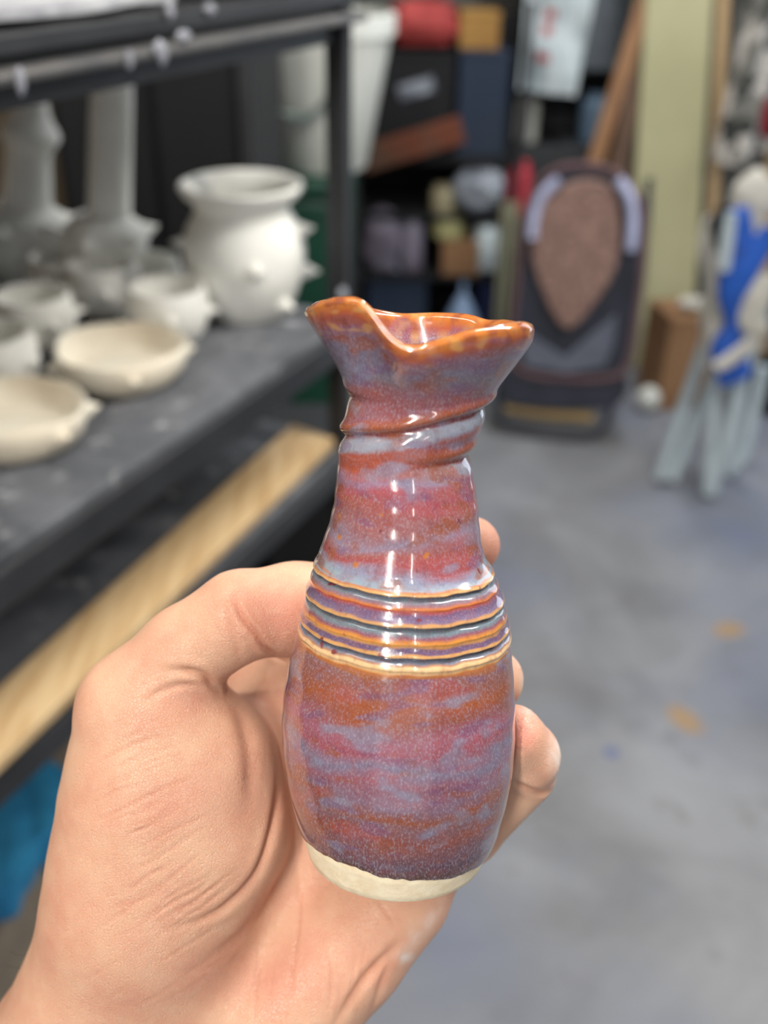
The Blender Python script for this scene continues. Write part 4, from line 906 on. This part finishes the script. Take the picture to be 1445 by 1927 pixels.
# keep the hand just outside the vase: it rests against the surface
rel = [gx-VB[0], gyy-VB[1], gz_-VB[2]]
tq = rel[0]*AX[0]+rel[1]*AX[1]+rel[2]*AX[2]
tsort = np.argsort(st); rq = np.interp(tq, st[tsort], sr[tsort]).astype(np.float32); cq = np.interp(tq, st[tsort], sc_[tsort]).astype(np.float32)
e1 = rel[0]*E1[0]+rel[1]*E1[1]+rel[2]*E1[2]-cq; ef = rel[0]*EF[0]+rel[1]*EF[1]+rel[2]*EF[2]
vs_ = np.maximum(np.maximum(np.sqrt(e1**2+ef**2)-rq-0.0006, -tq-0.0004), tq-VL)
hand = -smin(-hand, vs_, 0.0016)
hand = hand.astype(np.float32)
def surface_nets(Sg, org, h):
    ins_ = Sg < 0; nx_, ny_, nz_ = Sg.shape
    cs = (nx_-1, ny_-1, nz_-1)
    cnt = np.zeros(cs, np.float32); acc = np.zeros(cs+(3,), np.float32)
    corner = lambda a, i, j, k: a[i:i+cs[0], j:j+cs[1], k:k+cs[2]]
    for ax in range(3):
        for o1 in (0, 1):
            for o2 in (0, 1):
                s0 = [0, 0, 0]; oth = [q for q in range(3) if q != ax]; s0[oth[0]] = o1; s0[oth[1]] = o2; s1 = list(s0); s1[ax] = 1
                A, B = corner(Sg, *s0), corner(Sg, *s1); mk = (A < 0) != (B < 0)
                t = np.where(mk, A/np.where(mk, A-B, 1), 0)
                for q in range(3):
                    acc[..., q] += np.where(mk, (t if q == ax else s0[q]), 0)
                cnt += mk
    act = cnt > 0; ids = np.full(cs, -1, np.int64); ids[act] = np.arange(act.sum())
    ijk = np.argwhere(act).astype(np.float32)
    Vv = (ijk + acc[act]/cnt[act][:, None])*h + org
    Fv = []
    for ax in range(3):
        o = [q for q in range(3) if q != ax]
        sl0 = [slice(1, -1)]*3; sl0[ax] = slice(0, -1); sl1 = [slice(1, -1)]*3; sl1[ax] = slice(1, None)
        a0_, a1_ = ins_[tuple(sl0)], ins_[tuple(sl1)]; mk = a0_ != a1_
        g = np.argwhere(mk); g[:, o[0]] += 1; g[:, o[1]] += 1
        def cid(d0, d1):
            q = g.copy(); q[:, o[0]] += d0; q[:, o[1]] += d1; return ids[q[:, 0], q[:, 1], q[:, 2]]
        quad = np.stack([cid(-1, -1), cid(0, -1), cid(0, 0), cid(-1, 0)], 1)
        fl_ = a0_[mk] ^ (ax == 1); quad[~fl_] = quad[~fl_][:, ::-1]; Fv.append(quad)
    return Vv, np.concatenate(Fv, 0)
hv_, hf_ = surface_nets(hand, lo3, H)
hw = C2W(hv_)
root_h = C2W(PC(330, 1905, .275)[None, :])[0]
tmp = bpy.data.meshes.new('tmp'); tmp.from_pydata((hw-root_h).tolist(), [], hf_.tolist()); tmp.update()
bm = bmesh.new(); bm.from_mesh(tmp)
for _ in range(3): bmesh.ops.smooth_vert(bm, verts=bm.verts, factor=0.5, use_axis_x=True, use_axis_y=True, use_axis_z=True)
bmesh.ops.recalc_face_normals(bm, faces=bm.faces); bm.to_mesh(tmp); bm.free()
to = bpy.data.objects.new('tmp', tmp); COL.objects.link(to); sm_ = to.modifiers.new('s', 'SUBSURF'); sm_.levels = 1; sm_.render_levels = 1
dg = bpy.context.evaluated_depsgraph_get(); hm = bpy.data.meshes.new_from_object(to.evaluated_get(dg)); bpy.data.objects.remove(to)
nvh = len(hm.vertices); co = np.zeros(nvh*3); hm.vertices.foreach_get('co', co); co = co.reshape(-1, 3)
no = np.zeros(nvh*3); hm.vertices.foreach_get('normal', no); no = no.reshape(-1, 3)
wp_ = co+root_h; rc = wp_-CAM; dz = rc@FWD; hpx = 722.5+FPX*(rc@RIGHT)/dz; hpy = 963.5-FPX*(rc@UP)/dz
facing = np.clip(-(no*(rc/np.linalg.norm(rc, axis=1, keepdims=True))).sum(1)*2.5, 0, 1)
def seg_dist(pl_):
    best = np.full(nvh, 1e9); tpar = np.zeros(nvh); n = len(pl_)-1
    for i, ((x0, y0), (x1, y1)) in enumerate(zip(pl_, pl_[1:])):
        dx, dy_ = x1-x0, y1-y0; t = np.clip(((hpx-x0)*dx+(hpy-y0)*dy_)/(dx*dx+dy_*dy_), 0, 1)
        d = np.hypot(hpx-x0-t*dx, hpy-y0-t*dy_); m_ = d < best; best = np.where(m_, d, best); tpar = np.where(m_, (i+t)/n, tpar)
    return best, tpar
def spl(pts, n=6):
    L = np.array(pts, float); out = []
    for i in range(len(L)-1):
        p0, p1, p2, p3 = L[max(i-1, 0)], L[i], L[i+1], L[min(i+2, len(L)-1)]
        for t in np.linspace(0, 1, n, endpoint=False): out.append(0.5*((2*p1)+(-p0+p2)*t+(2*p0-5*p1+4*p2-p3)*t*t+(-p0+3*p1-3*p2+p3)*t**3))
    return out+[L[-1]]
disp = np.zeros(nvh); crease = np.zeros(nvh)
def carve(pts, w_, dep, tone=0.6, bulge=0.25):
    global disp, crease
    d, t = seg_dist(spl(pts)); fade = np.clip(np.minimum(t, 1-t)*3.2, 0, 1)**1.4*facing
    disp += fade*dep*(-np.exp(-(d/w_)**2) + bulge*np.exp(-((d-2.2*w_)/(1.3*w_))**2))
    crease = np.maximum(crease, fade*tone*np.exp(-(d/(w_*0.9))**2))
MM = 0.001
carve([(521, 1400), (526, 1450), (515, 1545), (486, 1638), (432, 1700), (378, 1731), (292, 1756)], 7, 1.1*MM, 0.8)
carve([(556, 1587), (536, 1640), (510, 1680), (463, 1750), (409, 1793), (330, 1850)], 10, 0.7*MM, 0.45)
carve([(558, 1600), (562, 1660), (563, 1727), (556, 1790), (548, 1855), (545, 1925)], 4, 0.35*MM, 0.5)
carve([(425, 1300), (448, 1335), (464, 1378), (472, 1436), (470, 1500), (455, 1560)], 15, 0.8*MM, 0.3, 0.1)
carve([(430, 1112), (440, 1128), (459, 1165), (484, 1196), (503, 1222), (545, 1246), (600, 1262)], 5, 0.9*MM, 0.8)
carve([(420, 1140), (432, 1180), (446, 1220), (456, 1250)], 6, 0.35*MM, 0.3)
carve([(300, 1262), (345, 1262), (380, 1270), (402, 1290), (418, 1300)], 7, 1.1*MM, 0.6)
carve([(262, 1330), (300, 1302), (350, 1288), (400, 1296)], 6, 0.5*MM, 0.35)
carve([(759, 1762), (725, 1800), (686, 1842), (655, 1890), (620, 1945)], 8, 1.1*MM, 0.7)
carve([(745, 1790), (722, 1835), (705, 1890), (690, 1930)], 6, 0.5*MM, 0.3)
carve([(706, 1686), (720, 1708), (735, 1733), (750, 1763)], 3.5, 0.3*MM, 0.5)
carve([(610, 1780), (622, 1830), (620, 1880), (614, 1925)], 3.5, 0.25*MM, 0.35)
carve([(495, 1790), (485, 1850), (478, 1925)], 4, 0.3*MM, 0.3)
carve([(950, 1462), (985, 1482), (1020, 1492), (1052, 1484)], 5, 0.8*MM, 0.7)
carve([(880, 1560), (905, 1585), (930, 1592)], 5, 0.4*MM, 0.4)
# the fan of fine creases over the thenar mound
T0 = np.array([(155, 1420), (220, 1385), (300, 1356), (392, 1345)], float); T1 = np.array([(170, 1742), (254, 1716), (345, 1662), (430, 1590)], float); T2 = np.array([(230, 1800), (320, 1745), (410, 1680), (500, 1610)], float)
rs_ = np.random.RandomState(3)
for i in range(30):
    q = i/29; base = T0+(T1-T0)*min(q/0.75, 1) if q < 0.75 else T1+(T2-T1)*(q-0.75)/0.25
    off = rs_.uniform(-18, 18); l0, l1 = rs_.uniform(0, 0.35), rs_.uniform(0.6, 1.0)
    pts = []
    for s_ in np.linspace(l0, l1, 5):
        k_ = s_*3; i0 = min(int(k_), 2); p = base[i0]+(base[i0+1]-base[i0])*(k_-i0)
        pts.append((p[0]+off, p[1]+off*0.2+rs_.uniform(-6, 6)))
    carve(pts, rs_.uniform(2.0, 3.4), rs_.uniform(0.09, 0.21)*MM, rs_.uniform(0.35, 0.75), 0.3)
for i in range(12):
    x0 = rs_.uniform(150, 420); y0_ = rs_.uniform(1740, 1900); L_ = rs_.uniform(60, 130)
    carve([(x0, y0_), (x0+L_*0.5, y0_-L_*0.28), (x0+L_, y0_-L_*0.62)], rs_.uniform(2.0, 3.2), rs_.uniform(0.05, 0.12)*MM, 0.3)
for i in range(9):
    x0 = rs_.uniform(470, 700); y0_ = rs_.uniform(1720, 1880); carve([(x0, y0_), (x0-6, y0_+50), (x0-16, y0_+100)], rs_.uniform(2, 3), rs_.uniform(0.06, 0.15)*MM, 0.2)
co2 = co + no*disp[:, None]
hm.vertices.foreach_set('co', co2.ravel()); hm.update()
def gauss(cx, cy, sx, sy_, rot=0):
    c_, s_ = math.cos(rot), math.sin(rot); dx, dy_ = hpx-cx, hpy-cy; a = dx*c_+dy_*s_; b_ = -dx*s_+dy_*c_
    return np.exp(-(a/sx)**2-(b_/sy_)**2)
dust = gauss(1048, 1425, 14, 50)*0.9 + gauss(990, 1285, 12, 30)*0.8 + gauss(800, 1742, 14, 60, 0.7)*0.5 + gauss(765, 1800, 16, 14)*0.9 + gauss(405, 1068, 30, 6)*0.7 + gauss(1000, 1335, 20, 12)*0.4
flush = gauss(345, 1500, 90, 60)*0.35 + gauss(640, 1800, 120, 90)*0.25 + gauss(520, 1480, 60, 140)*0.3 + gauss(985, 1375, 32, 45)*0.9 + gauss(930, 1030, 40, 60)*0.55 + gauss(560, 1150, 90, 60)*0.5 + gauss(350, 1310, 60, 30)*0.35 + gauss(450, 1850, 160, 60)*0.3 + gauss(250, 1230, 60, 40)*0.25
for nm, arr in (('crease', crease), ('dust', np.clip(dust, 0, 1)), ('flush', np.clip(flush, 0, 1))):
    a_ = hm.attributes.new(nm, 'FLOAT', 'POINT'); a_.data.foreach_set('value', arr.astype(np.float32))
hm.materials.clear(); hm.materials.append(MAT['skin']); hm.shade_smooth(); hm.name = 'person'
person = bpy.data.objects.new('person', hm); COL.objects.link(person); person.location = tuple(root_h)
tag(person, 'bare left hand with clay-dusty fingertips, palm facing out, gripping the glazed vase', 'person')
# fingernails
def nail(tip, dip, dorsal, rf, wd, ln):
    tip, dip = PC(*tip), PC(*dip); ax = tip-dip; ax /= np.linalg.norm(ax); d = np.array(dorsal, float); d -= ax*(ax@d); d /= np.linalg.norm(d); sdv = np.cross(ax, d)
    def fn(u, v):
        a = (u-0.5)*2; b_ = (v-0.5)*2
        hw_ = math.sqrt(max(0, 1-abs(b_)**3.2))
        ang = a*hw_*wd/2/rf
        q = tip + ax*(b_*ln/2-0.0006) + d*(rf*math.cos(ang)+0.0001-0.0010*max(0, b_)**2) + sdv*(rf*math.sin(ang))
        return C2W(q[None, :])[0]
    return MB().sheet(fn, 14, 16, 0.0005, C2W(d[None, :])[0]-CAM).build('fingernail', MAT['nail'], person)
nail((926, 1279, .2580), (912, 1290, .2690), (1, 0.25, 0.5), .0074, .0100, .010)
nail((974, 1396, .2470), (990, 1422, .2515), (1, 0.5, 0.45), .0072, .0092, .0095)
nail((872, 1029, .2690), (826, 1040, .2765), (0.0, 0.3, 1.0), .0072, .0105, .0105)
nail((668, 1133, .2612), (600, 1141, .2540), (-0.6, 0.1, 0.8), .0094, .013, .013)
# fine arm hairs along the left edge
hb_ = MB()
for (x, y, dx, dy_, d) in ((98, 1655, -18, -26, .266), (90, 1700, -14, -16, .268), (88, 1708, -20, 6, .268), (86, 1722, -22, -14, .268), (84, 1732, -14, 12, .269), (78, 1752, -12, -30, .270), (44, 1800, -26, -10, .274), (34, 1822, -24, -6, .275), (130, 1440, -8, -8, .260), (124, 1490, -7, -4, .261)):
    hb_.tube([C2W(PC(x+14, y, d)[None])[0], C2W(PC(x+dx*0.5, y+dy_*0.3, d)[None])[0], C2W(PC(x+dx, y+dy_, d-0.001)[None])[0]], [0.00008, 0.00006, 0.00003], 5)
ho = hb_.build('arm_hair', MAT['hair'], person); ho['kind'] = 'stuff'
